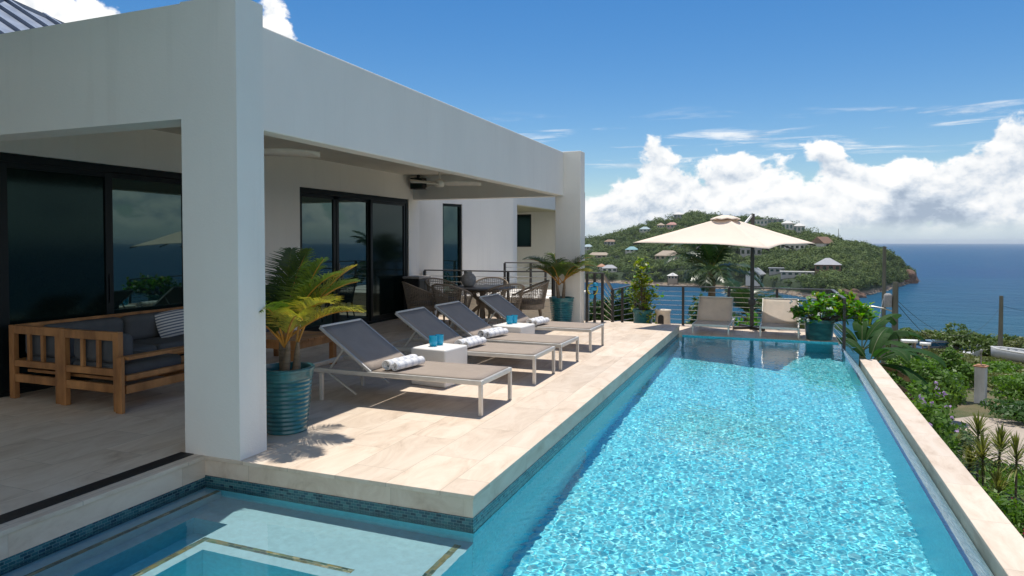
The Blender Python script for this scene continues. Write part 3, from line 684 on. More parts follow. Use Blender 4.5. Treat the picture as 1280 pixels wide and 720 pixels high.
# back wall with two door openings
m = MB(); Xw = -7.45; Xo = -7.72
m.bx(Xo, Xw, -3, 4.47, 0, 3.04); m.bx(Xo, Xw, 4.47, 7.65, 2.533, 3.04); m.bx(Xo, Xw, 7.65, 9.23, 0, 3.04); m.bx(Xo, Xw, 9.23, 12.82, 2.533, 3.04); m.bx(Xo, Xw, 12.82, 13.29, 0, 3.39)
vpart('back_wall', m, M_WALL)
def door(y0, y1, zt, splits, parent):
    """black sliding door set in the back wall: splits = list of (start, end, kind)"""
    m = MB(); fr = .09
    m.bx(Xw - .16, Xw - .02, y0, y1, zt - fr, zt - .002); m.bx(Xw - .16, Xw - .02, y0, y1, .001, .05)
    m.bx(Xw - .16, Xw - .02, y0 + .001, y0 + .075, .05, zt - fr); m.bx(Xw - .16, Xw - .02, y1 - .075, y1 - .001, .05, zt - fr)
    d = m.build('sliding_door', M_FRAME, parent, vo, .004)
    for a, b, kind in splits:
        m = MB(); xx = Xw - .06 if kind == 'screen' else Xw - .10; s = .075
        m.bx(xx - .02, xx + .025, a, a + s, .05, zt - fr); m.bx(xx - .02, xx + .025, b - s, b, .05, zt - fr)
        m.bx(xx - .02, xx + .025, a + s, b - s, .05, .14); m.bx(xx - .02, xx + .025, a + s, b - s, zt - fr - .06, zt - fr)
        m.build('leaf_frame', M_FRAME, d, (0, 0, 0), .003)
        m = MB(); m.bx(xx - .006, xx + .006, a + s, b - s, .14, zt - fr - .06)
        m.build('insect_screen' if kind == 'screen' else 'pane', M_SCREEN if kind == 'screen' else M_GLASS, d)
    m = MB(); ys = splits[0][1] - .04; m.bx(Xw - .055, Xw - .035, ys - .012, ys + .012, .88, 1.22); m.build('handle', M_STEELT, d, (0, 0, 0), .004)
    return d
door(4.47, 7.65, 2.533, [(4.545, 5.80, 'screen'), (5.78, 6.98, 'glass'), (6.96, 7.575, 'glass')], vl)
door(9.23, 12.82, 2.533, [(9.305, 10.42, 'glass'), (10.25, 11.42, 'glass'), (11.40, 12.745, 'screen')], vl)
for y in (8.0, 9.9, 11.9): m = MB(); m.lathe([(.0, -.012), (.055, -.012), (.062, -.004), (.062, 0)], (-4.85 - .9 * (y == 9.9), y, 3.0395), 20); m.build('recessed_light', M_WHITE, vl, vo)
# angled wall with the tall window beyond the dining terrace
A = Vector((-7.45, 13.28, 0)); B = Vector((-6.45, 16.45, 0)); dv = (B - A).normalized(); Lw = (B - A).length; nv = Vector((dv.y, -dv.x, 0)); MR = Matrix((dv, -nv, Vector((0, 0, 1)))).transposed()
def wbox(m, s0, s1, d0, d1, z0, z1, mi=0):
    c = A + dv * (s0 + s1) / 2 + nv * (d0 + d1) / 2; m.ob((c.x, c.y, (z0 + z1) / 2), (s1 - s0, abs(d1 - d0), z1 - z0), MR, mi)
s0, s1 = .222 * Lw, .42 * Lw
m = MB(); wbox(m, 0, s0, -.25, 0, -1, 3.39); wbox(m, s1, Lw, -.25, 0, -1, 3.39); wbox(m, s0, s1, -.25, 0, 2.508, 3.39); wbox(m, s0, s1, -.25, 0, -1, .15)
vpart('angled_wall', m, M_WALL)
m = MB(); f = .055
wbox(m, s0, s0 + f, -.12, -.03, .15, 2.506); wbox(m, s1 - f, s1, -.12, -.03, .15, 2.506); wbox(m, s0 + f, s1 - f, -.12, -.03, 2.45, 2.506); wbox(m, s0 + f, s1 - f, -.12, -.03, .15, .2)
wd = vpart('window', m, M_FRAME); m = MB(); wbox(m, s0 + f, s1 - f, -.08, -.07, .2, 2.45); m.build('pane', M_GLASS, wd)

# far wing of the same house
fw = thing('villa_wing', 'white far wing of the villa with a small dark window in a shaded recess', 'house', (-8, 20, 0)); fo = off(fw)
m = MB(); m.bx(-6.78, -6.45, 16.45, 16.75, -1, 3.395); m.build('column', M_WALL, fw, fo, .012); m = MB(); m.bx(-6.78, -6.45, 23.2, 23.5, -1, 3.395); m.build('column', M_WALL, fw, fo, .012)
m = MB(); m.bx(-6.65, -6.455, 16.7505, 23.1995, 2.60, 3.39); m.build('parapet', M_WALL, fw, fo, .012)
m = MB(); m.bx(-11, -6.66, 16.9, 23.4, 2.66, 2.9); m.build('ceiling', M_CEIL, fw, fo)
m = MB(); m.bx(-11, -8.66, 22.4, 22.7, -1, 2.66); m.bx(-8.09, -6.66, 22.4, 22.7, -1, 2.66); m.bx(-8.66, -8.09, 22.4, 22.7, -1, 1.45); m.bx(-8.66, -8.09, 22.4, 22.7, 2.59, 2.66); m.bx(-11.2, -11, 16.5, 22.7, -1, 2.66)
m.build('recess_wall', M_WALL, fw, fo)
m = MB(); m.bx(-8.66, -8.61, 22.42, 22.5, 1.45, 2.59); m.bx(-8.14, -8.09, 22.42, 22.5, 1.45, 2.59); m.bx(-8.61, -8.14, 22.42, 22.5, 1.45, 1.5); m.bx(-8.61, -8.14, 22.42, 22.5, 2.54, 2.59)
w2 = m.build('window', M_FRAME, fw, fo); m = MB(); m.bx(-8.61, -8.14, 22.45, 22.46, 1.5, 2.54); m.build('pane', M_SCREEN, w2)
# landing and stair wall between the wings
m = MB(); m.bx(-6.6, -4.36, 13.62, 16.3, -4, .42); struct(m.build('stair_landing', M_WALL, bevel=.01))
# upper eave over the near left, out of sight above: it shades the spa's left side
m = MB(); m.bx(-14, -3.72, -5, 4.2, 3.97, 4.15); vpart('upper_eave', m, M_WALL, .01)
# roof pavilion behind the parapet
pv = thing('roof_pavilion', 'grey standing-seam metal roof rising behind the white parapet at the far left', 'roof', (-12.5, 8, 3.2)); po = off(pv)
m = MB(); rid = Vector((-13.2, 8.2, 6.05)); hip = Vector((-8.9, 6.1, 4.05)); e0 = Vector((-17.5, 4.6, 4.0)); rid2 = Vector((-18, 8.2, 6.05)); e1 = Vector((-8.9, 10.4, 4.05)); e2 = Vector((-17.5, 10.4, 4.0))
hip = Vector((-9.6, 4.9, 4.02)); e1 = Vector((-9.6, 11.6, 4.02)); e0 = Vector((-18, 4.9, 4.02)); e2 = Vector((-18, 11.6, 4.02))
m.add([e0, hip, rid, rid2], [(0, 1, 2, 3)]); m.add([hip, e1, rid], [(0, 1, 2)]); m.add([e1, e2, rid2, rid], [(0, 1, 2, 3)])
M_ROOFM = simple('grey_metal_roofing', (.16, .20, .27), .45, .3, .1, 4)
for i in range(17):
    x = -17.6 + i * .5; a = Vector((x, 4.9, 4.05)); tx = (x - hip.x) / (rid.x - hip.x) if x > rid.x else 1; b = Vector((x, 4.9 + 3.3 * tx, 4.05 + 2.03 * tx)); m.bar(a, b, .06, .07)
for i in range(13):
    y = 5.15 + i * .5; a = Vector((-9.6, y, 4.05)); ty = 1 - abs(y - 8.25) / 3.35; b = Vector((-9.6 - 3.6 * ty, y, 4.05 + 2.03 * ty)); m.bar(a, b, .06, .07)
rf = m.build('roof', M_ROOFM, pv, po)
m = MB(); m.bar(hip, rid, .14, .08); m.bar(e1, rid, .14, .08); m.bar(rid, rid2, .14, .08); m.build('ridge_cap', M_ROOFM, rf)
m = MB(); m.bx(-17.4, -10.0, 5.3, 11.2, 3.2, 4.02); m.build('wall', M_WALL, pv, po)

# ------------------------------------------------------------------ sun loungers
def make_lounger(label, low=False):
    """local x runs towards the foot end (x = 0), origin on the floor"""
    L, Wd, hz, hinge, top = (2.05, .365, .33, -1.20, (-1.80, .745)) if not low else (1.45, .335, .20, -.62, (-1.03, .655))
    t = thing('sun_lounger', label, 'sun lounger')
    sl = M_SLING if not low else M_SLINGL
    m = MB()
    for s in (-1, 1): m.bx(-L, 0, s * Wd - .018, s * Wd + .018, hz - .045, hz)
    m.bx(-.036, 0, -Wd + .0185, Wd - .0185, hz - .045, hz); m.bx(-L, -L + .036, -Wd + .0185, Wd - .0185, hz - .045, hz); m.bx(hinge - .03, hinge, -Wd + .0185, Wd - .0185, hz - .045, hz - .015)
    m.build('frame', M_ALU, t, bevel=.006)
    for x in (-.036, -L + .25):
        for s in (-1, 1):
            m = MB(); m.bx(x, x + .036, s * Wd - .017, s * Wd + .017, 0.001, hz - .0455); m.build('leg', M_ALU, t, bevel=.004)
    def sling(p, q, sag, w):
        P = []
        for i in range(9):
            f = i / 8; row = []
            for j in range(7):
                y = (j / 6 * 2 - 1) * w; k = sag * (1 - (j / 3 - 1) ** 2) * math.sin(math.pi * f) ** .6
                row.append((p[0] + (q[0] - p[0]) * f, y, p[1] + (q[1] - p[1]) * f - k))
            P.append(row)
        return P
    m = MB(); m.grid(sling((hinge + .01, hz + .003), (-.03, hz + .003), .012, Wd - .012)); m.build('seat_sling', sl, t, solid=.006)
    b = MB(); b.grid(sling((hinge, hz + .01), top, .012, Wd - .012)); bs = b.build('backrest', sl, t, solid=.006)
    m = MB(); d = Vector((top[0] - hinge, 0, top[1] - hz)).normalized(); nn = Vector((-d.z, 0, d.x))
    for s in (-1, 1): m.bar(Vector((hinge, s * (Wd - .004), hz)) - nn * -.006, Vector((top[0], s * (Wd - .004), top[1])) - nn * -.006, .022, .03)
    m.bar((top[0], -Wd + .0185, top[1] + .004), (top[0], Wd - .0185, top[1] + .004), .024, .022)
    m.build('back_frame', M_ALU, bs, bevel=.004)
    for s in (-1, 1):
        m = MB(); mid = Vector((hinge + (top[0] - hinge) * .55, s * (Wd - .06), hz + (top[1] - hz) * .55)); m.bar(mid, (mid.x - .22 * (1 if not low else .6), s * (Wd - .06), hz - .05 if not low else .06), .018, .018)
        m.bar((mid.x - .22 * (1 if not low else .6), s * (Wd - .06), hz - .05 if not low else .06), (mid.x + .12, s * (Wd - .06), .08), .016, .016)
        m.build('support_strut', M_ALU, t)
    return t
FX = -2.53
l1 = make_lounger('taupe sling sun lounger nearest the teal pot and the house corner')
l1.location = (FX, 5.985, 0)
dup(l1, (FX - .015, 7.49, 0), R(.7), 'taupe sling sun lounger just behind the nearer white cube table')
dup(l1, (FX + .01, 8.43, 0), R(-.8), 'taupe sling sun lounger just in front of the farther white cube table')
dup(l1, (FX - .02, 9.98, 0), R(-.5), 'taupe sling sun lounger farthest along the row beside the second teal palm pot')
for o in [q for q in COL.objects if q.name.startswith('sun_lounger')]: o['group'] = 'loungers set out in a row on the terrace'
s1 = make_lounger('low sand-coloured lounger at the pool end, half under the parasol', low=True); s1.location = (-1.235, 13.62, -.19); s1.rotation_euler = (0, 0, R(-91))
s2 = dup(s1, (.01, 13.66, -.19), R(-91), 'low sand-coloured lounger at the pool end beside the leafy teal planter')
for o in (s1, s2): o['group'] = 'pair of low loungers at the end of the pool'

# rolled towels
def towel(label, loc, rz):
    m = MB(); prof = []
    for i in range(46):
        a = i / 45 * 2 * math.pi * 2.6; r = .014 + .036 * i / 45; r *= 1.12; prof.append((r * math.cos(a), r * math.sin(a) * .92))
    rows = []
    for j in range(15):
        y = -.23 + .46 * j / 14; wv = 1 + .05 * math.sin(j * 1.7); sh = .004 * math.sin(j * 2.3)
        rows.append([(x * wv + sh, y + (.012 * math.sin(6 * k / 45) if j in (0, 14) else 0), z * wv + .054) for k, (x, z) in enumerate(prof)])
    m.grid(rows)
    prof2 = []
    for i in range(40):
        a = i / 39 * 2 * math.pi * 2.1 + 1; r = .012 + .030 * i / 39; r *= 1.1; prof2.append((r * math.cos(a) + .082, r * math.sin(a) * .9))
    rows = [[(x + .003 * math.sin(j * 1.9), -.222 + .444 * j / 14, z + .045) for x, z in prof2] for j in range(15)]
    m.grid(rows)
    o = m.build('rolled_towel', M_TOWEL, None, loc, solid=.009); o.rotation_euler = (0, 0, rz)
    return tag(o, label, 'towel', 'rolled striped towels on the loungers')
towel('rolled grey-striped white towel on the lounger nearest the house corner', (-3.56, 5.92, .336), R(-8))
towel('rolled grey-striped white towel just behind the nearer white cube table', (-3.53, 7.46, .336), R(-5))
towel('rolled grey-striped white towel on the lounger in front of the farther cube table', (-3.62, 8.38, .336), R(-12))
towel('rolled grey-striped white towel on the farthest lounger of the row', (-3.50, 9.86, .336), R(-6))

# cube tables with tumblers
def cube(label, loc, rz):
    m = MB(); m.bx(-.235, .235, -.235, .235, 0, .42); o = m.build('cube_table', M_CUBE, None, loc, .022, 4); o.rotation_euler = (0, 0, rz)
    for p in o.data.polygons: p.use_smooth = False
    return tag(o, label, 'side table', 'white cube tables between the loungers')
cube('white resin cube table between the two loungers nearest the house corner', (-3.60, 6.83, .001), R(-7))
cube('white resin cube table between the two loungers farthest down the row', (-3.56, 9.06, .001), R(-5))
def tumbler(label, loc):
    m = MB(); m.lathe([(.0, .002), (.030, .002), (.034, .008), (.040, .05), (.037, .062), (.041, .09), (.038, .0905), (.034, .062), (.036, .05), (.030, .014), (.0, .012)], (0, 0, 0), 20); m.v = [(a * 1.25, b * 1.25, c * 1.3) for a, b, c in m.v]
    return tag(m.build('tumbler', M_TUMB, None, loc), label, 'glass', 'turquoise tumblers on the cube tables')
tumbler('turquoise tumbler nearer the pool edge corner of the nearer white cube table', (-3.665, 6.80, .421)); tumbler('turquoise tumbler standing behind another one on the nearer white cube table', (-3.645, 6.915, .421))
tumbler('turquoise tumbler standing in front on the farther white cube table', (-3.64, 9.10, .421)); tumbler('turquoise tumbler standing behind on the farther white cube table', (-3.61, 9.215, .421))

# ------------------------------------------------------------------ potted palms and planters
def ribbed_pot(t, h, rt, rb):
    prof = [(0, .004), (rb, .004)]; n = 14
    for i in range(n * 4 + 1):
        f = i / (n * 4); r = rb + (rt - rb) * (f ** .8); ring = .0045 * math.sin(2 * math.pi * f * n) if f < .9 else .004
        prof.append((r + ring, .006 + (h - .04) * f))
    prof += [(rt + .012, h - .03), (rt + .014, h - .008), (rt + .004, h), (rt - .02, h - .002), (rt - .03, h - .05), (rt - .04, h - .16), (0, h - .16)]
    m = MB(); m.lathe(prof, (0, 0, 0), 40); m.build('pot', M_GLAZE, t)
    m = MB(); m.lathe([(0, h - .06), (rt - .10, h - .055), (rt - .031, h - .06)], (0, 0, 0), 24); m.build('soil', M_SOIL, t)
def potted_palm(label, loc, h, rt, rb, fr, stems, seed, rz=0):
    t = thing('potted_palm', label, 'potted palm', loc, rz, 'potted palms in ribbed teal pots'); ribbed_pot(t, h, rt, rb)
    r = np.random.default_rng(seed)
    for (sx, sy, hh, lean) in stems:
        m = MB(); pts = [(sx + lean * i / 6 * .1, sy, h - .08 + (hh + .08) * i / 6) for i in range(7)]; m.tube(pts, [.034, .036, .033, .030, .026, .02, .012], 9); m.build('stem', M_TRUNK, t)
    for (a, e, L, dr, mt, st, lf) in fr:
        sx, sy, hh, _ = stems[st]
        palm_frond(t, [mt, M_RACHIS if mt is not L_PALMD else M_RACHISG], (sx, sy, h + hh * .75), R(a), R(e), L, R(dr), lf, 62, .0118, r, start=.22)
    return t
# bearings of the fronds are measured from +x (towards the pool)
potted_palm('palm with yellowing fronds in a ribbed teal pot beside the near white column', (-3.90, 4.585, 0), .55, .225, .165,
    [(2, 70, .86, 62, L_PALM, 0, .27), (-14, 58, .80, 80, L_PALMY, 0, .27), (30, 58, .84, 58, L_PALM, 1, .28), (62, 52, .86, 48, L_PALM, 1, .28), (-38, 52, .74, 85, L_PALMY, 0, .25), (14, 40, .78, 60, L_PALMY, 1, .26), (45, 70, .88, 50, L_PALMY, 2, .27),
     (-70, 62, .74, 95, L_PALM, 0, .26), (-105, 64, .70, 85, L_PALM, 0, .25), (120, 74, .92, 40, L_PALMD, 1, .29), (150, 60, .76, 70, L_PALM, 1, .27), (205, 60, .74, 80, L_PALM, 0, .26), (250, 55, .68, 90, L_PALM, 0, .25), (85, 80, .86, 35, L_PALM, 1, .28), (-5, 82, .84, 45, L_PALM, 2, .27)],
    [(.01, -.02, .22, .4), (-.06, .05, .26, -.3), (.06, .06, .20, .2)], 1)
potted_palm('palm with drooping green fronds in a ribbed teal pot beside the far white column', (-3.98, 12.74, 0), .53, .235, .185,
    [(10, 66, .85, 80, L_PALM, 0, .36), (-20, 58, .80, 95, L_PALM, 0, .36), (45, 55, .8, 85, L_PALMY, 0, .34), (180, 55, .95, 75, L_PALM, 0, .36), (150, 60, .85, 70, L_PALM, 1, .34), (215, 48, .90, 85, L_PALM, 1, .34), (-60, 60, .75, 100, L_PALM, 0, .32), (-110, 58, .8, 90, L_PALM, 1, .34), (100, 70, .8, 60, L_PALM, 1, .34), (20, 40, .75, 60, L_PALMY, 1, .3)],
    [(.03, .0, .36, .3), (-.05, .02, .32, -.5)], 2, R(20))

def paddle(V, F, base, d, L, Wd, up, curl=.5):
    """one broad leaf with a fold, for the planters"""
    side = np.cross(d, up); side /= np.linalg.norm(side) + 1e-9; n = np.cross(side, d); b = len(V)
    prof = [(0, .06), (.3, .8), (.6, 1), (.85, .7), (1, .05)]
    for f, w in prof:
        c = base + d * L * f - np.array([0, 0, 1.]) * curl * L * f * f * .35
        V += [c - side * w * Wd + n * Wd * w * .18, c, c + side * w * Wd + n * Wd * w * .18]
    for i in range(4):
        k = b + i * 3; F += [(k, k + 1, k + 4, k + 3), (k + 1, k + 2, k + 5, k + 4)]
def leafy(t, n, cen, rad, mats, L, Wd, seed, nbr=16, z0=.4):
    r = np.random.default_rng(seed); V = []; F = []; mi = []; tips = []; m = MB()
    for i in range(nbr):
        d = rand_dirs(1, r)[0]; d[2] = abs(d[2]) * .9 + .05; d[2] = d[2] * 2 - .9 if rad[2] > .6 else d[2]; tip = np.array(cen) + d * np.array(rad) * r.uniform(.55, 1); tips.append(tip)
        m.tube([(0.05 * d[0], .05 * d[1], z0 - .1), (tip[0] * .5, tip[1] * .5, z0 + (tip[2] - z0) * .55), tip], [.009, .007, .004], 5)
    m.build('stem', M_BARK, t)
    for i in range(n):
        tp = tips[r.integers(0, nbr)]; d = rand_dirs(1, r)[0]; d[2] = d[2] * .6 + .45; d /= np.linalg.norm(d)
        k = len(F); paddle(V, F, tp + r.normal(size=3) * .055, d, L * r.uniform(.6, 1.15), Wd * r.uniform(.7, 1.1), np.array([0, 0, 1.]), r.uniform(.1, .8))
        mi += [int(r.uniform() < .22) if len(mats) > 1 else 0] * (len(F) - k)
    fast_mesh('foliage', V, F, mats, t, True, mi); return t
t = thing('planter', 'bushy bright green plant with white blossoms in a teal planter at the pool corner', 'planter', (.70, 13.72, -.19)); ribbed_pot(t, .38, .255, .225)
leafy(t, 1150, (.20, .02, .40), (.70, .74, .46), [L_BRIGHT, L_YELLOW], .13, .042, 4, 80, .34)
r_ = np.random.default_rng(8); P = np.array([.05, -.05, .56]) + rand_dirs(9, r_) * [.62, .6, .34]; P = np.repeat(P, 7, 0) + r_.normal(size=(63, 3)) * .016
V, F = leaves_at(P, .04, .8, .3, r_); fast_mesh('flowers', V, F, L_WHITEF, t)
t = thing('planter', 'sparse yellow-green shrub in a teal planter beside the white stool', 'planter', (-2.66, 14.25, -.19)); ribbed_pot(t, .39, .205, .18)
leafy(t, 520, (.0, .0, .78), (.32, .32, .66), [L_YELLOW, L_BRIGHT], .115, .040, 9, 34, .34)

m = MB(); m.lathe([(.13, 0), (.150, .0), (.156, .10), (.148, .30), (.158, .355), (.168, .372), (.172, .392), (.166, .40), (0, .402)], (0, 0, 0), 32)
o = m.build('drum_stool', simple('cream_ceramic', (.66, .56, .45), .5, 0, .1, 9, .15, 70), None, (-2.24, 14.2, -.19)); tag(o, 'cream ceramic drum stool with an arched opening at the pool end', 'stool')
m = MB(); pts = [(-.058, 0), (.058, 0), (.058, .13)] + [(.058 * math.cos(a), .13 + .058 * math.sin(a)) for a in np.linspace(.2, math.pi - .2, 9)] + [(-.058, .13)]
V = [(x, -.1555 - .006, z + .12) for x, z in pts] + [(x, -.10, z + .12) for x, z in pts]; n = len(pts)
m.add(V, [tuple(range(n))] + [(i, (i + 1) % n, n + (i + 1) % n, n + i) for i in range(n)])
ar = m.build('arched_opening', M_BLACK, o); ar.rotation_euler = (0, 0, R(-6))

# ------------------------------------------------------------------ parasol
um = thing('cantilever_parasol', 'large square cream parasol with a dark side post over the pool-end loungers', 'parasol', (-.52, 14.9, -.19))
uo = Vector((-.52, 14.9, -.19))
Fc, Lc, Rc, Bc = Vector((-.165, 12.15, 1.50)), Vector((-2.62, 12.96, 1.592)), Vector((.65, 14.60, 1.575)), Vector((-1.81, 15.41, 1.60)); apex = Vector((-.985, 13.78, 2.10))
cor = [Fc, Rc, Bc, Lc]; m = MB(); n = 14
for i in range(4):
    a, b = cor[i], cor[(i + 1) % 4]; P = []
    mid = (a + b) / 2; inward = (apex - mid); inward.z = 0; inward.normalize()
    for j in range(n + 1):
        f = j / n; e = a + (b - a) * f + inward * (.10 * math.sin(math.pi * f)) + Vector((0, 0, .035 * math.sin(math.pi * f)))
        row = []
        for k in range(n + 1):
            q = k / n; top = apex + (e - apex).normalized() * .10; p = top + (e - top) * q
            p.z -= .045 * math.sin(math.pi * q) * (1 - abs(2 * f - 1) ** 2.2) ; p.z += .006 * math.sin(9 * f + 5 * q + i) * q
            row.append(p - uo)
        P.append(row)
    m.grid(P, 0)
cn = m.build('canopy', M_CANVAS, um, sharp=20, solid=.004)
m = MB(); P = []
for j in range(5):
    q = j / 4; row = []
    for k in range(32):
        a = 2 * math.pi * k / 32; rr = .04 + .24 * q; row.append(apex - uo + Vector((rr * math.cos(a), rr * math.sin(a), .030 - .078 * q ** 1.4 + .012 * q * math.sin(8 * a))))
    P.append(row)
m.grid(P, closed=True); m.build('vent_cap', M_CANVAS, cn, solid=.004)
m = MB()
for c in cor: m.bar(apex - uo - Vector((0, 0, .13)), c - uo - Vector((0, 0, .03)), .018, .026)
for i in range(4): c = (cor[i] + cor[(i + 1) % 4]) / 2; m.bar(apex - uo - Vector((0, 0, .13)), c - uo + Vector((0, 0, -.06)), .016, .022)
m.build('rib', M_STEEL, um)
m = MB(); m.bx(-.038, .038, -.05, .05, .0, 2.385); m.build('post', M_STEEL, um, bevel=.006)
m = MB(); m.bar((-.20, -.36, 2.06), (apex.x - uo.x, apex.y - uo.y, apex.z - uo.z - .10), .05, .06); m.build('arm', M_STEEL, um)
m = MB(); m.bar((-.015, -.03, 2.36), (-.24, -.40, 2.04), .032, .04); m.build('strut', M_WHITE, um)
m = MB(); m.bx(-.07, .07, -.075, .075, .50, .62); m.tube([(.05, 0, .56), (.13, -.02, .56), (.13, -.02, .50)], .012, 6); m.build('crank_box', M_STEEL, um, bevel=.008)
m = MB()
for a in (35, 125, 215, 305): m.bar((0, 0, .03), (.42 * math.cos(R(a)), .42 * math.sin(R(a)), .03), .07, .05)
m.build('cross_base', M_STEEL, um, bevel=.006)

# ------------------------------------------------------------------ railings
def railing(label, posts, top, base, cables, flat=True, w=.05):
    """posts: list of (x, y, z_base, z_top); top rail runs post to post"""
    t = thing('cable_railing', label, 'railing', (posts[0][0], posts[0][1], posts[0][2])); o = off(t)
    for (x, y, zb, zt) in posts:
        m = MB(); m.bx(x - w / 2, x + w / 2, y - w / 2, y + w / 2, zb, zt - .026); m.build('post', M_STEEL, t, o, .003)
    m = MB()
    for (a, b) in zip(posts[:-1], posts[1:]):
        m.bar((a[0], a[1], a[3] - .012), (b[0], b[1], b[3] - .012), .062, .026)
    m.build('handrail', M_STEELT, t, o, .003)
    m = MB()
    for (a, b) in zip(posts[:-1], posts[1:]):
        for c in range(cables):
            f = (c + 1) / (cables + 1); za = a[2] + .03 + (a[3] - a[2] - .05) * f; zb = b[2] + .03 + (b[3] - b[2] - .05) * f
            m.tube([(a[0], a[1], za), (b[0], b[1], zb)], .0062, 5)
    m.build('cable', M_CABLE, t, o)
    return t
railing('long cable railing across the far end of the pool behind the parasol', [(x, 15.06, -.30, .66) for x in (-2.98, -1.94, -.99, -.04, .90)] + [(1.0, 15.06, -.30, .66), (1.07, 13.16, -.32, .63)], 0, 0, 8)
railing('short cable railing sloping down the steps behind the sparse potted shrub', [(-3.32, 14.30, -.24, .60), (-3.18, 14.62, -.24, .63), (-2.99, 15.05, -.24, .68)], 0, 0, 6)
railing('black railing of close posts between the far column and the steps', [(-3.63, 13.345, 0, 1.0), (-3.47, 13.345, 0, 1.0), (-3.31, 13.345, 0, 1.0), (-3.325, 14.27, -.22, .60)], 0, 0, 6)
railing('cable railing behind the dining table in the shade', [(-7.36, 13.36, 0, 1.0), (-6.36, 13.36, 0, 1.0), (-5.36, 13.36, 0, 1.0), (-4.36, 13.36, 0, 1.01)], 0, 0, 7)
railing('cable railing on the raised landing of the outside stair', [(-6.3, 15.5, .42, 1.12), (-5.62, 15.5, .42, 1.12), (-5.24, 15.5, .42, 1.12), (-4.45, 15.5, .42, 1.12), (-4.45, 13.75, .42, 1.12)], 0, 0, 5)
m = MB(); m.tube([(.10 * math.cos(a), .02, .12 * math.sin(a)) for a in np.linspace(0, 2 * math.pi, 20, endpoint=False)], .014, 7, 0, False, True)
m.lathe([(0, -.03), (.06, -.02), (.075, .02), (.05, .05), (0, .055)], (.03, -.01, .0), 16, 1); m.lathe([(0, -.03), (.05, -.02), (.06, .02), (.04, .05), (0, .055)], (.07, -.01, .09), 16, 1); m.lathe([(0, -.06), (.045, -.05), (.05, .02), (0, .05)], (-.01, -.01, -.13), 14, 1)
sw = m.build('swim_gear', [simple('yellow_rubber', (.62, .50, .05), .5), simple('blue_rubber', (.03, .36, .62), .5)], None, (-3.51, 13.31, .66)); tag(sw, 'small blue and yellow swim gear hanging on the black posts by the far column', 'swim gear')

# ------------------------------------------------------------------ wicker dining set
def make_chair(label):
    t = thing('wicker_chair', label, 'dining chair', (0, 0, 0), 0, 'wicker chairs round the dining table')
    def rim(u):                                       # u from -1 (one arm) over the back to +1
        a = math.pi / 2 + 0 + u * R(128); a = -math.pi / 2 + u * R(128)
        b = max(0, math.cos(u * R(128) * .62)); h = .615 + .25 * b ** 1.6
        return a, h
    P = []; nu, nv_ = 39, 15
    for j in range(nv_):
        f = j / (nv_ - 1); row = []
        for i in range(nu):
            u = i / (nu - 1) * 2 - 1; a, h = rim(u); z = .40 + (h - .40) * f; rr = .265 + .075 * f * (1 + .25 * max(0, math.cos(u * 2.2)))
            row.append((rr * 1.06 * math.cos(a), rr * math.sin(a), z))
        P.append(row)
    m = MB(); m.grid(P); o = m.build('lattice_back', M_WICK, t); w = o.modifiers.new('weave', 'WIREFRAME'); w.thickness = .0125; w.use_even_offset = False
    m = MB(); m.tube(P[-1], .017, 7); m.tube([P[j][0] for j in range(nv_)], .013, 6); m.tube([P[j][-1] for j in range(nv_)], .013, 6); m.build('rim', M_WICK, t)
    m = MB(); rows = []
    for z, k in ((.33, .98), (.355, 1.0), (.40, 1.02), (.43, 1.02)): rows.append([(.272 * k * 1.05 * math.cos(a), .268 * k * math.sin(a), z) for a in np.linspace(0, 2 * math.pi, 28, endpoint=False)])
    m.grid(rows, closed=True); m.lathe([(0, .432), (.27, .430)], (0, 0, 0), 28, cap0=False, cap1=False); m.build('seat', M_WICK, t)
    m = MB(); m.lathe([(0, .433), (.235, .433), (.25, .445), (.245, .48), (.22, .495), (0, .5)], (0, .01, 0), 26); m.build('cushion', M_CUSH, t)
    for sx in (-1, 1):
        for sy in (-1, 1):
            m = MB(); m.tube([(sx * .19, sy * .18, .345), (sx * .215, sy * .205, .17), (sx * .235, sy * .235, 0.0)], [.024, .020, .013], 8); m.build('leg', M_GWOOD, t)
    return t
TC = Vector((-5.31, 11.9, 0)); RV = Vector((.931, .365, 0)); FV = Vector((-.365, .931, 0))
spots = [(-1.12, -.32, 'wicker armchair at the dining table closest to the black screen door'), (-.50, -.82, 'wicker armchair with its back to the loungers, left of the dining table front'), (.42, -.80, 'wicker armchair behind the third lounger in front of the dining table'),
         (.92, .02, 'wicker armchair at the pool-side end of the dining table'), (.12, .90, 'wicker armchair behind the dining table by the cable railing, half hidden by the grey jar'), (-.80, .66, 'wicker armchair behind the dining table beside the small dark cabinet')]
c0 = None
for (a, b, lab) in spots:
    p = TC + RV * a + FV * b; d = TC - p; rz = math.atan2(d.y, d.x) - math.pi / 2
    if c0 is None: c0 = make_chair(lab); c0.location = p; c0.rotation_euler = (0, 0, rz)
    else: dup(c0, p, rz, lab)
t = thing('dining_table', 'round dark dining table with a crossed wooden base under the terrace roof', 'table', TC)
m = MB(); m.lathe([(0, .722), (.62, .722), (.635, .73), (.635, .745), (.625, .752), (0, .752)], (0, 0, 0), 48); m.build('tabletop', M_TTOP, t)
m = MB()
for a in (20, 110): d = Vector((math.cos(R(a)), math.sin(R(a)), 0)); m.bar(d * .46 + Vector((0, 0, .03)), d * -.30 + Vector((0, 0, .70)), .07, .06); m.bar(d * -.46 + Vector((0, 0, .03)), d * .30 + Vector((0, 0, .70)), .072, .061)
m.lathe([(0, .66), (.34, .66), (.34, .7215), (0, .7215)], (0, 0, 0), 24); m.build('base', M_GWOOD, t)
m = MB(); m.lathe([(0, 0), (.085, 0), (.12, .04), (.145, .11), (.14, .18), (.10, .235), (.07, .25), (.068, .285), (.055, .285), (.05, .25), (0, .24)], (0, 0, 0), 26)
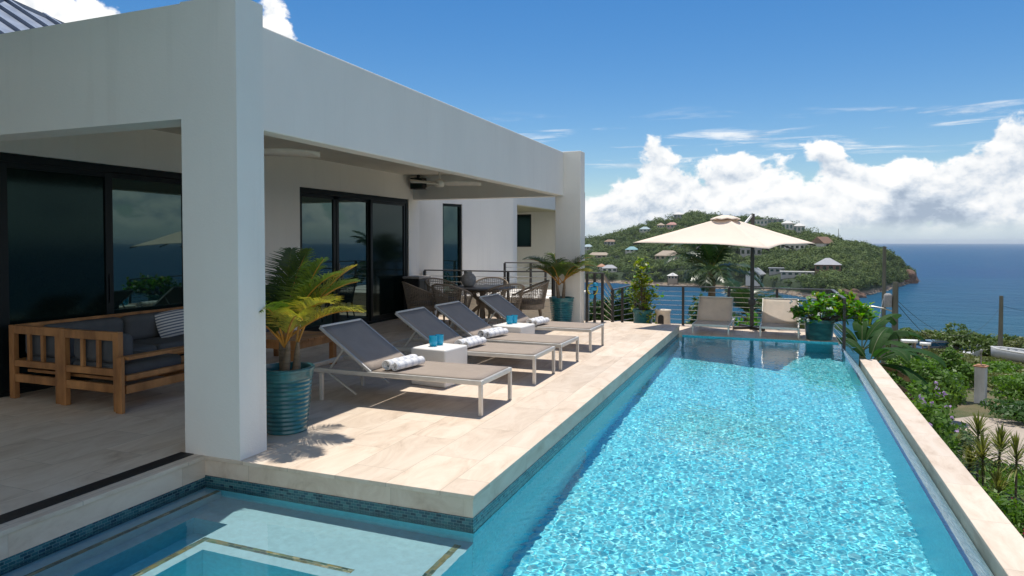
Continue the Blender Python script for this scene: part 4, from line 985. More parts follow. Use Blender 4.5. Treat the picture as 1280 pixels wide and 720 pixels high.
p = TC + RV * -.27 + FV * .1; tag(m.build('stone_jar', M_STONEG, None, (p.x, p.y, .7525)), 'round grey stone jar standing on the dark dining table', 'jar')
t = thing('cabinet', 'small dark cabinet with a pale top against the villa wall by the dining table', 'cabinet', (-7.18, 12.72, 0))
m = MB(); m.bx(-.2, .16, -.24, .24, 0.02, .84); m.build('body', M_BLACK, t, bevel=.01); m = MB(); m.bx(-.22, .18, -.26, .26, .841, .885); m.build('top', M_STONEG, t, bevel=.01)
m = MB(); m.bx(.1605, .168, -.22, -.01, .08, .80); m.bx(.1605, .168, .01, .22, .08, .80); m.build('door', M_FRAME, t, bevel=.004)

# ------------------------------------------------------------------ sofa, cushions and low table under the roof
sf = thing('corner_sofa', 'teak corner sofa with slatted ends and charcoal cushions under the terrace roof', 'sofa', (-6.6, 5.6, 0)); so = off(sf); sf.location.y -= .095
def slat_panel(m, x0, x1, y, zt, nsl):
    """slatted end panel in the plane y"""
    d = .055
    m.bx(x0, x0 + .075, y, y + d, 0.001, zt); m.bx(x1 - .075, x1, y, y + d, 0.001, zt)
    m.bx(x0 + .0755, x1 - .0755, y + .004, y + d - .004, zt - .085, zt - .002); m.bx(x0 + .0755, x1 - .0755, y + .006, y + d - .006, .335, .40); m.bx(x0 + .0755, x1 - .0755, y + .006, y + d - .006, .175, .255)
    for i in range(nsl):
        x = x0 + .0755 + (x1 - x0 - .151) * (i + 1) / (nsl + 1); m.bx(x - .021, x + .021, y + .012, y + d - .012, .4005, zt - .0855)
m = MB(); slat_panel(m, -7.36, -6.60, 4.62, .755, 2); m.build('end_panel', M_TEAK, sf, so, .005)
m = MB(); slat_panel(m, -6.575, -5.775, 4.60, .755, 2); m.build('end_panel', M_TEAK, sf, so, .005)
m = MB(); m.bx(-7.36, -7.30, 4.68, 7.7, .67, .755); m.bx(-7.355, -7.305, 4.68, 7.7, .335, .40)
for y in np.arange(5.0, 7.6, .28): m.bx(-7.35, -7.31, y - .021, y + .021, .4005, .6695)
m.bx(-7.36, -7.285, 7.7, 7.775, 0.001, .755); m.bx(-6.62, -6.56, 5.45, 7.7, .175, .255); m.bx(-6.62, -6.56, 5.45, 7.7, .30, .35); m.bx(-6.63, -6.555, 7.70, 7.775, 0.001, .53); m.build('back_rail', M_TEAK, sf, so, .005)
m = MB(); m.bx(-5.76, -5.66, 4.61, 5.50, .497, .53); m.bx(-5.772, -5.69, 4.56, 4.599, 0.001, .53); m.bx(-5.75, -5.69, 5.40, 5.47, .001, .497); m.bx(-5.745, -5.695, 4.62, 5.40, .175, .255); m.bx(-5.745, -5.695, 4.62, 5.40, .30, .35); m.build('arm', M_TEAK, sf, so, .005)
m = MB(); m.bx(-6.55, -5.76, 5.38, 5.44, .175, .255); m.bx(-6.55, -5.76, 5.38, 5.44, .28, .34); m.bx(-7.2, -5.78, 4.7, 5.37, .27, .30); m.bx(-7.28, -6.63, 5.37, 7.69, .27, .30); m.build('seat_frame', M_TEAK, sf, so, .004)
def cushion(parent, x0, x1, y0, y1, z0, z1, name='seat_cushion', mt=None, rot=None, o=so):
    m = MB(); m.bx(x0, x1, y0, y1, z0, z1); c = m.build(name, mt or M_CUSH, parent, o); md = c.modifiers.new('bevel', 'BEVEL'); md.width = min(x1 - x0, y1 - y0, z1 - z0) * .38; md.segments = 5; md.limit_method = 'NONE'
    for p in c.data.polygons: p.use_smooth = True
    return c
cushion(sf, -6.54, -5.79, 4.68, 5.37, .302, .44); cushion(sf, -7.26, -6.57, 4.70, 5.75, .302, .44); cushion(sf, -7.26, -6.57, 5.76, 6.70, .302, .44); cushion(sf, -7.26, -6.57, 6.71, 7.66, .302, .44)
cushion(sf, -6.50, -5.82, 4.665, 4.83, .43, .72, 'back_cushion'); cushion(sf, -7.25, -6.66, 4.69, 4.84, .43, .70, 'back_cushion')
for a, b in ((4.86, 5.76), (5.78, 6.70), (6.72, 7.66)): cushion(sf, -7.29, -7.09, a, b, .43, .735, 'back_cushion')
pw = MB(); rows = []
for j in range(13):
    v = j / 6 - 1; rows.append([((1 - u * u) ** .5 * (1 - v * v) ** .5 * .07, u * .19 * (1 - .08 * v * v), v * .165 * (1 - .08 * u * u)) for u in [i / 6 - 1 for i in range(13)]])
pw.grid(rows); pw.grid([[(-p[0], p[1], p[2]) for p in r[::-1]] for r in rows]); pl = pw.build('pillow', M_PILLOW, None, (-6.99, 6.225, .60)); pl.rotation_euler = (R(8), R(-18), R(-22)); tag(pl, 'striped navy and white pillow leaning on the teak sofa', 'pillow')
t = thing('low_table', 'low teak table with a slatted top under the roof behind the near potted palm', 'table', (-5.86, 7.0, 0))
m = MB()
for i in range(7): m.bx(-.45, .45, -.42 + i * .121, -.42 + i * .121 + .112, .385, .415)
m.build('tabletop', M_TEAK, t, bevel=.004); m = MB(); m.bx(-.42, .42, -.40, -.36, .30, .384); m.bx(-.42, .42, .36, .40, .30, .384); m.bx(-.42, -.38, -.36, .36, .30, .384); m.bx(.38, .42, -.36, .36, .30, .384); m.build('apron', M_TEAK, t)
for sx in (-1, 1):
    for sy in (-1, 1): m = MB(); m.bx(sx * .40 - .035, sx * .40 + .035, sy * .38 - .035, sy * .38 + .035, .001, .2995); m.build('leg', M_TEAK, t, bevel=.004)
# small potted plant and cabinet seen in reflection are left to the glass itself

# ------------------------------------------------------------------ ceiling fans and speaker
def make_fan(label, loc, rz):
    t = thing('ceiling_fan', label, 'ceiling fan', loc, rz, 'ceiling fans of the terrace')
    m = MB(); m.tube([(0, 0, .10), (0, 0, .44)], .014, 8); m.lathe([(.0, .40), (.05, .40), (.065, .43), (.065, .438), (0, .438)], (0, 0, 0), 20); m.build('rod', M_FANW, t)
    m = MB(); m.lathe([(0, -.03), (.06, -.028), (.085, .0), (.09, .05), (.075, .09), (.03, .11), (0, .112)], (0, 0, 0), 24); m.build('motor', M_FANW, t)
    for a in (0, 120, 240):
        P = []; 
        for i in range(13):
            f = i / 12; x = .07 + .66 * f; w = .05 + .055 * math.sin(math.pi * min(1, f * 1.15) ** .8) if f < .99 else .01; z = .03 + .02 * f - .03 * f * f
            P.append([(x, -w + .05 * f * f, z + .032), (x, 0 + .05 * f * f, z + .006), (x, w + .05 * f * f, z - .026)])
        m = MB(); m.grid(P); b = m.build('blade', M_FANW, t, solid=.010); b.rotation_euler = (0, 0, R(a))
    return t
f1 = make_fan('ceiling fan nearer the front beam, one pale blade showing past the column', (-5.55, 6.05, 2.59), R(28)); dup(f1, (-5.55, 10.6, 2.60), R(12), 'ceiling fan farther down the terrace above the loungers')
t = thing('speaker', 'black box speaker under the terrace ceiling near the far beam', 'speaker', (-7.2, 12.80, 2.86)); m = MB(); m.bx(-.15, .15, -.10, .10, -.12, .12); m.build('body', M_BLACK, t, bevel=.012); m = MB(); m.bx(-.13, .13, -.108, -.101, -.10, .10); m.build('grille', M_SCREEN, t); m = MB(); m.bar((0, .0, .12), (0, 0, .18), .05, .05); m.build('bracket', M_BLACK, t)

# ------------------------------------------------------------------ houses on the peninsula
houses = []                                                   # (x, y, radius) kept clear of trees
def hill_house(name, label, a, te, w, d, h, roof, wall, style='hip', rz=0., windows=3, lift=.5, two=False):
    x, y, z, tt = on_hill(a, te); houses.append((x, y, w, z + lift)); face = math.atan2(-y, -x) + math.pi / 2 + R(rz)
    t = thing(name, label, 'house', (x, y, z + lift), face)
    m = MB(); m.bx(-w / 2, w / 2, -d / 2, d / 2, -4, h); m.build('wall', wall, t)
    m = MB(); e = .7
    if style == 'hip':
        rl = max(.2, (w - d) / 2); q = [(-w / 2 - e, -d / 2 - e, h), (w / 2 + e, -d / 2 - e, h), (w / 2 + e, d / 2 + e, h), (-w / 2 - e, d / 2 + e, h), (-rl, 0, h + d * .34), (rl, 0, h + d * .34)]
        m.add(q, [(0, 1, 5, 4), (1, 2, 5), (2, 3, 4, 5), (3, 0, 4), (3, 2, 1, 0)])
    elif style == 'gable':
        q = [(-w / 2 - e, -d / 2 - e, h), (w / 2 + e, -d / 2 - e, h), (w / 2 + e, d / 2 + e, h), (-w / 2 - e, d / 2 + e, h), (-w / 2 - e, 0, h + d * .45), (w / 2 + e, 0, h + d * .45)]
        m.add(q, [(0, 1, 5, 4), (2, 3, 4, 5), (1, 2, 5), (3, 0, 4), (3, 2, 1, 0)])
    else: m.bx(-w / 2 - e, w / 2 + e, -d / 2 - e, d / 2 + e, h + .002, h + .6)
    m.build('roof', roof, t)
    for i in range(windows):
        c = -w / 2 + w * (i + .5) / windows; m = MB(); m.bx(c - w / windows * .28, c + w / windows * .28, -d / 2 - .06, -d / 2 - .01, h * .25, h * .80); m.build('window', M_GLASS, t)
    return t
def flat(name, c): return simple(name, c, .7, 0, .08, .3)
r_white, r_red, r_blue, r_turq, r_tan, r_or, r_grey, r_brown = flat('white_roof', (.62, .61, .58)), flat('pink_red_roof', (.40, .19, .16)), flat('pale_blue_roof', (.30, .40, .44)), flat('turquoise_roof', (.15, .33, .36)), flat('tan_roof', (.34, .27, .20)), flat('orange_roof', (.38, .17, .09)), flat('grey_roof', (.33, .34, .36)), flat('brown_roof', (.22, .13, .08))
w_white, w_tan, w_pink, w_grey, w_brown = flat('white_house_wall', (.55, .53, .49)), flat('tan_house_wall', (.36, .29, .22)), flat('pale_pink_wall', (.50, .38, .32)), flat('grey_house_wall', (.36, .35, .34)), flat('brown_house_wall', (.17, .10, .07))
H = hill_house
H('hill_house', 'far white house with a pale blue roof at the left foot of the green hill', -15.04, -.0102, 13, 9, 3, r_blue, w_white)
H('hill_house', 'long tan house with a pale tiled roof low on the left of the hill', -14.1, -.0228, 24, 9, 3, r_tan, w_tan, 'hip', 0, 5)
H('hill_house', 'dark long house with a grey-brown roof below the left shoulder of the hill', -13.19, -.0040, 15, 8, 4, r_brown, w_grey, 'hip', 0, 4)
H('hill_house', 'small house with an orange roof near the water on the left of the bay', -13.91, -.0400, 9, 8, 3, r_or, w_white)
H('hill_house', 'grey-roofed boathouse by the water on the left of the bay', -13.25, -.0430, 14, 9, 3.5, r_grey, w_white)
H('hill_house', 'house with a pale blue hipped roof high on the left slope', -10.38, .0145, 13, 9, 3.5, r_blue, w_white)
H('hill_house', 'low house with a turquoise roof among the trees left of the parasol', -11.42, -.0143, 14, 10, 2.5, r_turq, w_white)
H('hill_house', 'small pale house beside the pink-roofed one on the slope', -9.1, .0195, 9, 8, 4, r_tan, w_pink)
H('hill_house', 'house with a pink-red roof on the left slope above the parasol', -8.2, .0198, 13, 9, 4, r_red, w_pink)
H('hill_house', 'white-roofed house close under the summit of the hill', -7.69, .0355, 12, 9, 4.5, r_white, w_grey)
H('hill_house', 'wide tan house with a hipped roof in the woods under the parasol edge', -8.52, -.0252, 24, 14, 4, r_tan, w_tan, 'hip', 0, 5)
H('beach_pavilion', 'small white pavilion roof by the shore below the parasol', -8.14, -.0535, 8, 7, 3, r_white, w_tan)
H('hill_house', 'flat-roofed grey villa on the ridge right of the parasol post', -.54, .0335, 22, 9, 4, r_grey, w_grey, 'flat', 0, 4)
H('hill_house', 'white house with dark arches just right of the parasol post', -1.43, .0235, 15, 8, 5, r_white, w_white, 'flat', 0, 4)
H('hill_house', 'white two-storey house with a white hipped roof on the right slope, left of a pair', .56, .0160, 11, 9, 7, r_white, w_white, 'hip', 0, 3)
H('hill_house', 'white house with a white hipped roof on the right slope, the right of a pair', 1.40, .0160, 11, 9, 6.5, r_white, w_white, 'hip', 0, 3)
H('hill_house', 'brown barn-like roof with a white gable on the right slope', 3.05, -.0080, 14, 13, 4, r_brown, w_white, 'gable', 55, 1)
H('hill_house', 'long white terrace house half hidden by the right tip of the parasol', 1.1, -.0098, 24, 8, 4, r_white, w_white, 'flat', 0, 6)
H('hill_house', 'grey stone house in a clearing behind the parasol post', -2.1, -.0185, 18, 10, 6, r_grey, w_grey, 'flat', 0, 4)
H('hill_house', 'brown pavilion house with a big grey hipped roof near the headland', 3.44, -.0395, 17, 14, 4.5, r_grey, w_brown, 'hip', 0, 4, 1.2)
H('boat_shed', 'white shed with a steep grey metal roof beside the parasol post', -1.75, -.0535, 12, 11, 5, r_grey, w_white, 'gable', 70, 1)
H('hill_house', 'low modern concrete house with terraces in the woods above the shore', -.13, -.0415, 12, 8, 3, r_grey, w_grey, 'flat', 0, 3)
H('hill_house', 'long low flat-roofed house with a white terrace edge above the shore', 1.48, -.0455, 26, 8, 2.6, r_white, w_grey, 'flat', 0, 6)

# woods of the peninsula: one mass of crowns
r_ = np.random.default_rng(21); NC = 4300
ca = np.concatenate([r_.uniform(-19, 9.0, int(NC * .80)), r_.uniform(-3, 9.0, int(NC * .20))]); ct = np.concatenate([r_.uniform(.0, 1.10, int(NC * .80)), r_.uniform(.0, 1.05, int(NC * .20))]) ; ct = .022 + ct * .98
cx, cy, cz = hill_pt(ca, ct); rad = r_.uniform(2.2, 6.4, len(ca)) * np.where(r_.random(len(ca)) < .12, 1.35, 1)
rad = rad * np.interp(ca, [6, 8.5], [1, .7])
ok = np.ones(len(ca), bool); dist = np.hypot(cx, cy)
for hx_, hy_, hw, hz_ in houses:
    hd = math.hypot(hx_, hy_); ux, uy = hx_ / hd, hy_ / hd; along = cx * ux + cy * uy - hd; across = np.abs(-cx * uy + cy * ux)
    ok &= ~((across < hw * .55 + 1.0) & (along > -14) & (along < 7))
    ok &= ~((across < hw * .50) & (along < 0) & (along > -130) & ((cz + rad * 1.25 - 1.6) / dist > (hz_ + 1.3 - 1.6) / hd))
zt = cz + bumpy(cx, cy, 40, 5) * 1.2
ok &= cz > -33.2
cx, cy, cz, rad = cx[ok], cy[ok], cz[ok], rad[ok]
PTS = []; OUT = []; SZ = []
per = 110
for i in range(len(cx)):
    d = rand_dirs(per, r_); d[:, 2] = np.abs(d[:, 2]) * 1.0 - .15; rr = rad[i] * r_.uniform(.72, 1.08, (per, 1)) * (1 + .18 * np.sin(3 * d[:, :1] * 2.1 + i))
    PTS.append(np.array([cx[i], cy[i], cz[i] + rad[i] * .62]) + d * rr * [1, 1, .8]); OUT.append(d)
PTS = np.concatenate(PTS); OUT = np.concatenate(OUT)
V, F = leaves_at(PTS, 1.25, .8, .2, r_, None, .08, .4, OUT + np.array([0, 0, .2]), .38)
tag(fast_mesh('hill_woodland', V, F, L_HILL), kind='stuff')
# solid inner crowns so the mass does not show the slope through
def rock_mesh(r, sub=2, rough=.3, sq=(1, 1, 1)):
    import bmesh
    bm = bmesh.new(); bmesh.ops.create_icosphere(bm, subdivisions=sub, radius=1); q = r.uniform(0, 6.28, 9)
    for v in bm.verts:
        c = v.co; k = 1 + rough * (.5 * math.sin(2.3 * c.x + q[0]) * math.sin(2.9 * c.y + q[1]) + .35 * math.sin(5.1 * c.z + q[2]) * math.sin(4.3 * c.x + q[3]) + .25 * math.sin(9 * c.y + q[4]) * math.sin(8 * c.z + q[5])); v.co = Vector((c.x * sq[0], c.y * sq[1], c.z * sq[2])) * k
    V = [tuple(v.co) for v in bm.verts]; F = [tuple(v.index for v in f.verts) for f in bm.faces]; bm.free(); return V, F
def rock_mat(name, a, b_, s):
    m, g, b, o = new_mat(name); pos = g.n('ShaderNodeNewGeometry').outputs['Position']; f = g.noise(pos, s, 7, .7)
    g.link(g.ramp(f, [(.3, a), (.7, b_)]), b.inputs['Base Color']); b.inputs['Roughness'].default_value = .95
    g.link(g.bump(f, 1, 1 / s * .2), b.inputs['Normal']); return m
M_ROCK = rock_mat('red_brown_cliff_rock', (.08, .045, .03), (.25, .155, .11), .35); M_ROCKG = rock_mat('grey_shore_rock', (.13, .10, .08), (.40, .33, .26), .5)
for i, (a, d, w, h, lab) in enumerate(((8.45, 712, 12, 11, 'red-brown rock cliff at the tip of the headland'), (8.95, 752, 7, 5.5, 'smaller red-brown rock stack at the outer end of the headland'), (4.3, 492, 11, 8.0, 'red-brown rock outcrop on the near shore of the headland'), (5.15, 512, 7, 5.5, 'low red-brown boulder cliff along the near shore of the headland'))):
    V, F = rock_mesh(r_, 4, .45, (w, w * .8, h)); m = MB(); m.add(V, F, 0, False); x, y = d * math.sin(R(a)), d * math.cos(R(a)); tag(m.build('rock_cliff', M_ROCK, None, (x, y, -36)), lab, 'rock')
m = MB()
for i in range(330):
    a = r_.uniform(-16, 9.25); d = np.interp(a, HILL[:, 0], HILL[:, 2]) + r_.uniform(-4, 3) + (r_.uniform(-5, 0) if a > 6 else 0); s = r_.uniform(.5, 2.0) * (1.4 if a > 3 else 1); V, F = rock_mesh(r_, 1, .5, (s * 1.4, s, s * .6)); x, y = d * math.sin(R(a)), d * math.cos(R(a)); m.add([(p[0] + x, p[1] + y, p[2] - 35.0) for p in V], F)
tag(m.build('shore_rocks', M_ROCKG), kind='stuff')
def little_boat(label, a, d, L, col):
    t = thing('moored_boat', label, 'boat', (d * math.sin(R(a)), d * math.cos(R(a)), -35.05), R(20)); m = MB(); rows = []
    for i in range(9):
        f = i / 8; w = .17 * L * (math.sin(math.pi * min(1, .25 + f * .75)) ** .6 if f < 1 else 0.02) ; x = -L / 2 + L * f; rows.append([(x, -w, .55 + .25 * f), (x, -w * .75, .05), (x, 0, -.12), (x, w * .75, .05), (x, w, .55 + .25 * f)])
    m.grid(rows); m.build('hull', col, t, solid=.05); m = MB(); m.bx(-.12 * L, .16 * L, -.09 * L, .09 * L, .35, 1.15); m.build('cabin', M_WHITE, t, bevel=.08); return t
little_boat('small white boat moored in the bay behind the left pool-end lounger', -4.35, 330, 5.5, M_WHITE)
little_boat('tiny white dinghy moored in the bay left of the stool', -8.1, 262, 3.0, M_WHITE)

# ------------------------------------------------------------------ driveway, gate pier, parked things on the lower ground
dv_ = MB(); M_CONC = simple('pale_concrete', (.42, .35, .28), .9, 0, .16, .7, .3, 25)
P = []
for i in range(26):
    r = 17.4 + 10.6 * i / 25; row = []
    lo_ = np.interp(r, [16, 20, 24, 26, 28.3], [11.4, 11.3, 10.9, 11.2, 13.2]); hi_ = 24
    for j in range(22):
        a = lo_ + (hi_ - lo_) * j / 21; row.append(at(a, r, .035))
    P.append(row)
dv_.grid(P); struct(dv_.build('driveway', M_CONC))
t = thing('gate_pier', 'weathered white concrete gate pier beside the driveway', 'gate pier', at(13.25, 31, -.05), R(-13)); t.rotation_euler = (0, 0, R(-28))
m = MB(); m.bx(-.17, .17, -.17, .17, 0, 1.42); m.build('pier', simple('weathered_white_concrete', (.56, .54, .52), .9, 0, .28, 2.2, .4, 30, .3, 0, 0, 1.45, None, (1, 1, .3)), t, bevel=.015)
m = MB(); m.bx(-.21, .21, -.21, .21, 1.421, 1.465); m.bx(-.14, .14, -.14, .14, 1.4652, 1.50); m.build('cap', simple('terracotta_cap', (.42, .22, .13), .85, 0, .2, 9), t, bevel=.01)
m = MB(); m.lathe([(0, 1.50), (.022, 1.50), (.018, 1.95), (.04, 1.97), (.05, 2.03), (.03, 2.08), (0, 2.09)], (0, 0, 0), 14); m.build('lamp', M_STONEG, t)

def car(label, pos, rz, paint):
    t = thing('parked_car', label, 'car', pos, rz, None); L, w = 4.2, .86
    prof = [(-2.1, .45), (-2.05, .85), (-1.35, .95), (-.75, 1.45), (.85, 1.48), (1.55, .98), (2.05, .9), (2.1, .45), (1.9, .28), (-1.9, .28)]
    m = MB(); n = len(prof); V = []
    for s, k in ((-1, 1), (1, 1)):
        for x, z in prof: V.append((x, s * w * (1 if z < 1.0 else .82), z))
    m.add(V, [tuple(range(n)), tuple(range(n, 2 * n))[::-1]] + [(i, n + i, n + (i + 1) % n, (i + 1) % n) for i in range(n)]); m.build('body', paint, t, bevel=.06)
    m = MB()
    for s in (-1, 1): m.add([(-1.15, s * (w + .004), 1.0), (1.35, s * (w + .004), 1.02), (.8, s * (w * .83 + .004), 1.40), (-.72, s * (w * .83 + .004), 1.38)], [(0, 1, 2, 3)])
    m.add([(-1.34, -.68, 1.0), (-1.34, .68, 1.0), (-.81, .6, 1.41), (-.81, -.6, 1.41)], [(0, 1, 2, 3)]); m.add([(1.54, -.68, 1.03), (1.54, .68, 1.03), (.93, .6, 1.43), (.93, -.6, 1.43)], [(3, 2, 1, 0)]); m.build('window', M_GLASS, t, solid=.012)
    for x in (-1.3, 1.3):
        for s in (-1, 1): m = MB(); m.tube([(x, s * .70, .31), (x, s * .88, .31)], .31, 18); m.build('wheel', M_BLACK, t)
    for s in (-1, 1): m = MB(); m.bx(-2.12, -2.07, s * .6 - .16, s * .6 + .16, .62, .76); m.build('headlight', M_STONEG, t, bevel=.02)
    return t
P_W, P_R, P_D = simple('white_car_paint', (.72, .73, .74), .25, 0, .03, 2, 0, 60, .5, .6), simple('red_car_paint', (.40, .04, .04), .25, 0, .06, 2, 0, 60, .5, .6), simple('dark_car_paint', (.05, .055, .06), .25, 0, .06, 2, 0, 60, .5, .6)
car('white parked car half hidden by the bushes below the gate pier', at(12.55, 84, .02), R(60), P_W)
car('dark red parked car behind the scrub to the right of the white car', at(13.75, 88, .02), R(8), P_R)
car('white parked van-like car behind the pale boat', at(14.75, 91, .02), R(75), P_W)
car('dark parked car at the far right behind the pale boat', at(15.9, 92, .02), R(20), P_D)
car('dark grey parked car behind the tall green bush', at(10.4, 78, .02), R(30), P_D)
def big_boat(label, pos, rz, L, trailer=True):
    t = thing('boat_on_trailer', label, 'boat', pos, rz); m = MB(); rows = []
    for i in range(13):
        f = i / 12; w = .18 * L * (1 - max(0, f - .45) ** 2 * 3.2) ** .5 if f < .99 else .03; x = -L / 2 + L * f; zs = .62 + .26 * f ** 1.5; zk = .02 + .42 * max(0, f - .6) ** 1.6 * 3
        rows.append([(x, -w, zs + .5), (x, -w * .93, .40 + zk * .5 + .3), (x, -w * .6, .12 + zk + .3), (x, 0, zk + .3), (x, w * .6, .12 + zk + .3), (x, w * .93, .40 + zk * .5 + .3), (x, w, zs + .5)])
    m.grid(rows); m.add(rows[0], [tuple(range(7))]); m.build('hull', simple('grey_hull_paint', (.36, .38, .40), .5, 0, .08, 2), t, solid=.04)
    m = MB(); 
    m.tube([r[0] for r in rows], .05, 6); m.tube([r[-1] for r in rows], .05, 6); m.build('gunwale', M_WHITE, t); m = MB(); m.bx(-.5, .5, -.35, .35, .5, 1.65); m.build('console', M_WHITE, t, bevel=.08)
    m = MB(); m.bar((-L * .35, 0, .28), (L * .62, 0, .28), .1, .1); m.tube([(-.6, -.95, .3), (-.6, -.8, .3)], .28, 16); m.tube([(-.6, .8, .3), (-.6, .95, .3)], .28, 16); m.build('trailer', M_STEEL, t); return t
big_boat('pale grey open boat on a trailer at the right edge of the lower lot', at(16.4, 66, .02), R(152), 6.2)
def upturned(label, pos, rz, L):
    t = thing('upturned_dinghy', label, 'boat', pos, rz); m = MB(); rows = []
    for i in range(9): f = i / 8; w = .2 * L * math.sin(math.pi * (.22 + .72 * f)) ** .7; x = -L / 2 + L * f; rows.append([(x, -w, .9), (x, -w * .85, 1.08), (x, 0, 1.16), (x, w * .85, 1.08), (x, w, .9)])
    m.grid(rows); m.build('hull', M_WHITE, t, solid=.04); 
    for q in (-.3, .25): m = MB(); m.bx(L * q, L * q + .1, -.4, .4, -.5, .92); m.build('trestle', M_GWOOD, t)
    return t
upturned('white upturned dinghy on trestles behind the banana leaves', at(8.9, 66, .4), R(5), 1.25)
upturned('smaller grey-white upturned dinghy behind the tall green bush', at(9.9, 70, .2), R(-10), .85)

# utility poles and wires
def pole(label, a, r, ztop, rad_, extra=None):
    x, y, z = at(a, r, -.1); t = thing('utility_pole', label, 'utility pole', (x, y, z), R(-a)); h = ztop - z
    m = MB(); m.tube([(0, 0, 0), (0, 0, h * .5), (0, 0, h)], [rad_ * 1.15, rad_, rad_ * .85], 12); m.build('pole', simple('tarred_wood_pole', (.15, .145, .115), .9, 0, .3, 6, .4, 40, .3, 0, 0, 1.45, None, (1, 1, .15)), t); return t, h, Vector((x, y, z))
p1, h1, b1 = pole('tall thin utility pole rising behind the banana leaves', 7.24, 48, 1.36, .12)
p2, h2, b2 = pole('thicker utility pole with a transformer can and a lamp arm', 7.98, 40, -.42, .155)
p3, h3, b3 = pole('dark utility pole standing in the shoreline scrub on the right', 14.30, 76, -3.22, .18)
m = MB(); m.lathe([(0, -.35), (.19, -.34), (.2, .25), (.14, .34), (.06, .36), (0, .37)], (-.33, -.06, h2 - .95), 18); m.bar((-.2, 0, h2 - .8), (0, 0, h2 - .8), .05, .05); m.build('transformer', M_STONEG, p2)
m = MB(); m.tube([(0, 0, h2 - 1.55), (-.5, 0, h2 - 1.38), (-1.0, 0, h2 - 1.30), (-1.75, 0, h2 - 1.33)], .035, 7); m.build('lamp_arm', M_ALU, p2); m = MB(); m.lathe([(0, -.05), (.10, -.04), (.13, .03), (.06, .08), (0, .09)], (-1.8, 0, h2 - 1.36), 14); m.build('lamp_head', M_ALU, p2)
def wire(label, a, b, sag, r=.016, mt=None):
    a = Vector(a); b = Vector(b); m = MB(); m.tube([a + (b - a) * f - Vector((0, 0, sag * 4 * f * (1 - f))) for f in np.linspace(0, 1, 17)], r, 5); return tag(m.build('power_line', mt or M_BLACK, None), label, 'power line')
wire('dark power line sagging from the transformer pole towards the right-hand pole', b2 + Vector((.15, .0, h2 - 1.2)), Vector(at(11.3, 60, 1.2)), .35)
wire('thin power line running between the transformer pole and the shoreline pole', b2 + Vector((.15, 0, h2 - 1.0)), b3 + Vector((0, 0, h3 - .9)), 2.2, .012)
wire('thin power line running off to the right from the shoreline pole', b3 + Vector((0, 0, h3 - .9)), Vector(at(24, 84, 5.2)), .8, .012)
wire('pale guy wire slanting down to the left from the tall thin pole', b1 + Vector((0, 0, h1 - 3.0)), Vector(at(5.2, 44, 1.5)), .05, .018, M_CABLE)

# ------------------------------------------------------------------ shrubs and plants on the right-hand slope
bush('bush', 'tall bright green bush in the middle of the slope behind the pool coping', 'bush', at(9.5, 24.0), (1.16, 1.0, 1.13), 6800, .14, L_BUSH, None, 26, .40, seed=1)
bush('bush', 'dark rounded bush in front of the driveway', 'bush', at(10.9, 25.5), (.84, .8, .92), 4800, .125, L_DARK, None, 18, .45, seed=2)
bush('bush', 'green bush standing against the gate pier', 'bush', at(11.6, 31.0), (.72, .7, 1.0), 3600, .145, L_BUSH, None, 20, .42, seed=3)
bush('bush', 'loose light green bush behind the gate pier', 'bush', at(14.9, 38), (1.7, 1.6, .42), 3600, .2, L_OLIVE, None, 18, .42, seed=4)
bush('bush', 'wide green thicket to the right of the gate pier', 'bush', at(16.6, 33), (1.75, 1.8, .60), 6500, .145, L_BUSH, None, 26, .36, seed=5)
bush('bush', 'low leafy ground shrub spreading along the far edge of the driveway', 'bush', at(16.9, 28.0), (1.75, 1.3, .42), 4000, .15, L_DARK, None, 24, .36, seed=6)
bush('bush', 'pale green bush behind the upturned dinghies', 'bush', at(10.2, 40), (1.8, 1.6, .62), 3600, .24, L_BUSH, None, 18, .42, seed=7)
bush('bush', 'olive scrubby bush on the bare ground left of the white car', 'bush', at(11.3, 62), (2.2, 2, .50), 2600, .3, L_OLIVE, None, 16, .42, seed=8)
bush('bush', 'olive scrubby bush below the parked cars', 'bush', at(13.6, 58), (2.4, 2, .40), 2600, .3, L_OLIVE, None, 16, .42, seed=9)
bush('bush', 'green bush in front of the boat trailer', 'bush', at(14.2, 46), (2.2, 1.8, .50), 2800, .26, L_BUSH, None, 16, .42, seed=10)
bush('bush', 'low olive bush at the right end of the lower lot', 'bush', at(16.6, 46), (2.6, 2, .40), 2800, .26, L_OLIVE, None, 16, .42, seed=11)
bush('bush', 'dark bush under the banana leaves', 'bush', at(7.7, 21.0), (1.05, 1.0, .85), 3600, .16, L_DARK, None, 18, .42, seed=12)
bush('flowering_shrub', 'lilac-flowered shrub climbing along the outside of the pool coping', 'shrub', (2.04, 11.7, -2.9), (.46, 1.6, 1.20), 4600, .095, L_BUSH, None, 26, .40, (L_LILAC, 22, .042), seed=13)
bush('flowering_shrub', 'small lilac-flowered shrub at the far end of the pool coping', 'shrub', (2.15, 14.0, -2.95), (.6, .8, 1.0), 1800, .10, L_OLIVE, None, 18, .36, (L_LILAC, 14, .05), seed=14)
bush('flowering_shrub', 'pink-flowered shrub beside the pool coping at the lower right', 'shrub', at(14.3, 11.7), (.72, .80, .62), 3000, .085, L_BUSH, None, 24, .36, (L_PINK, 36, .05), seed=15)
bush('flowering_shrub', 'pink-flowered shrub among the spiky cordylines', 'shrub', at(12.7, 13.1), (.75, .8, .46), 2400, .09, L_DARK, None, 20, .36, (L_PINK, 16, .05), seed=16)
bush('bush', 'yellowish low bush at the foot of the spiky cordylines', 'bush', at(11.6, 13.0), (.6, .8, .62), 2000, .09, L_OLIVE, None, 18, .38, seed=17)
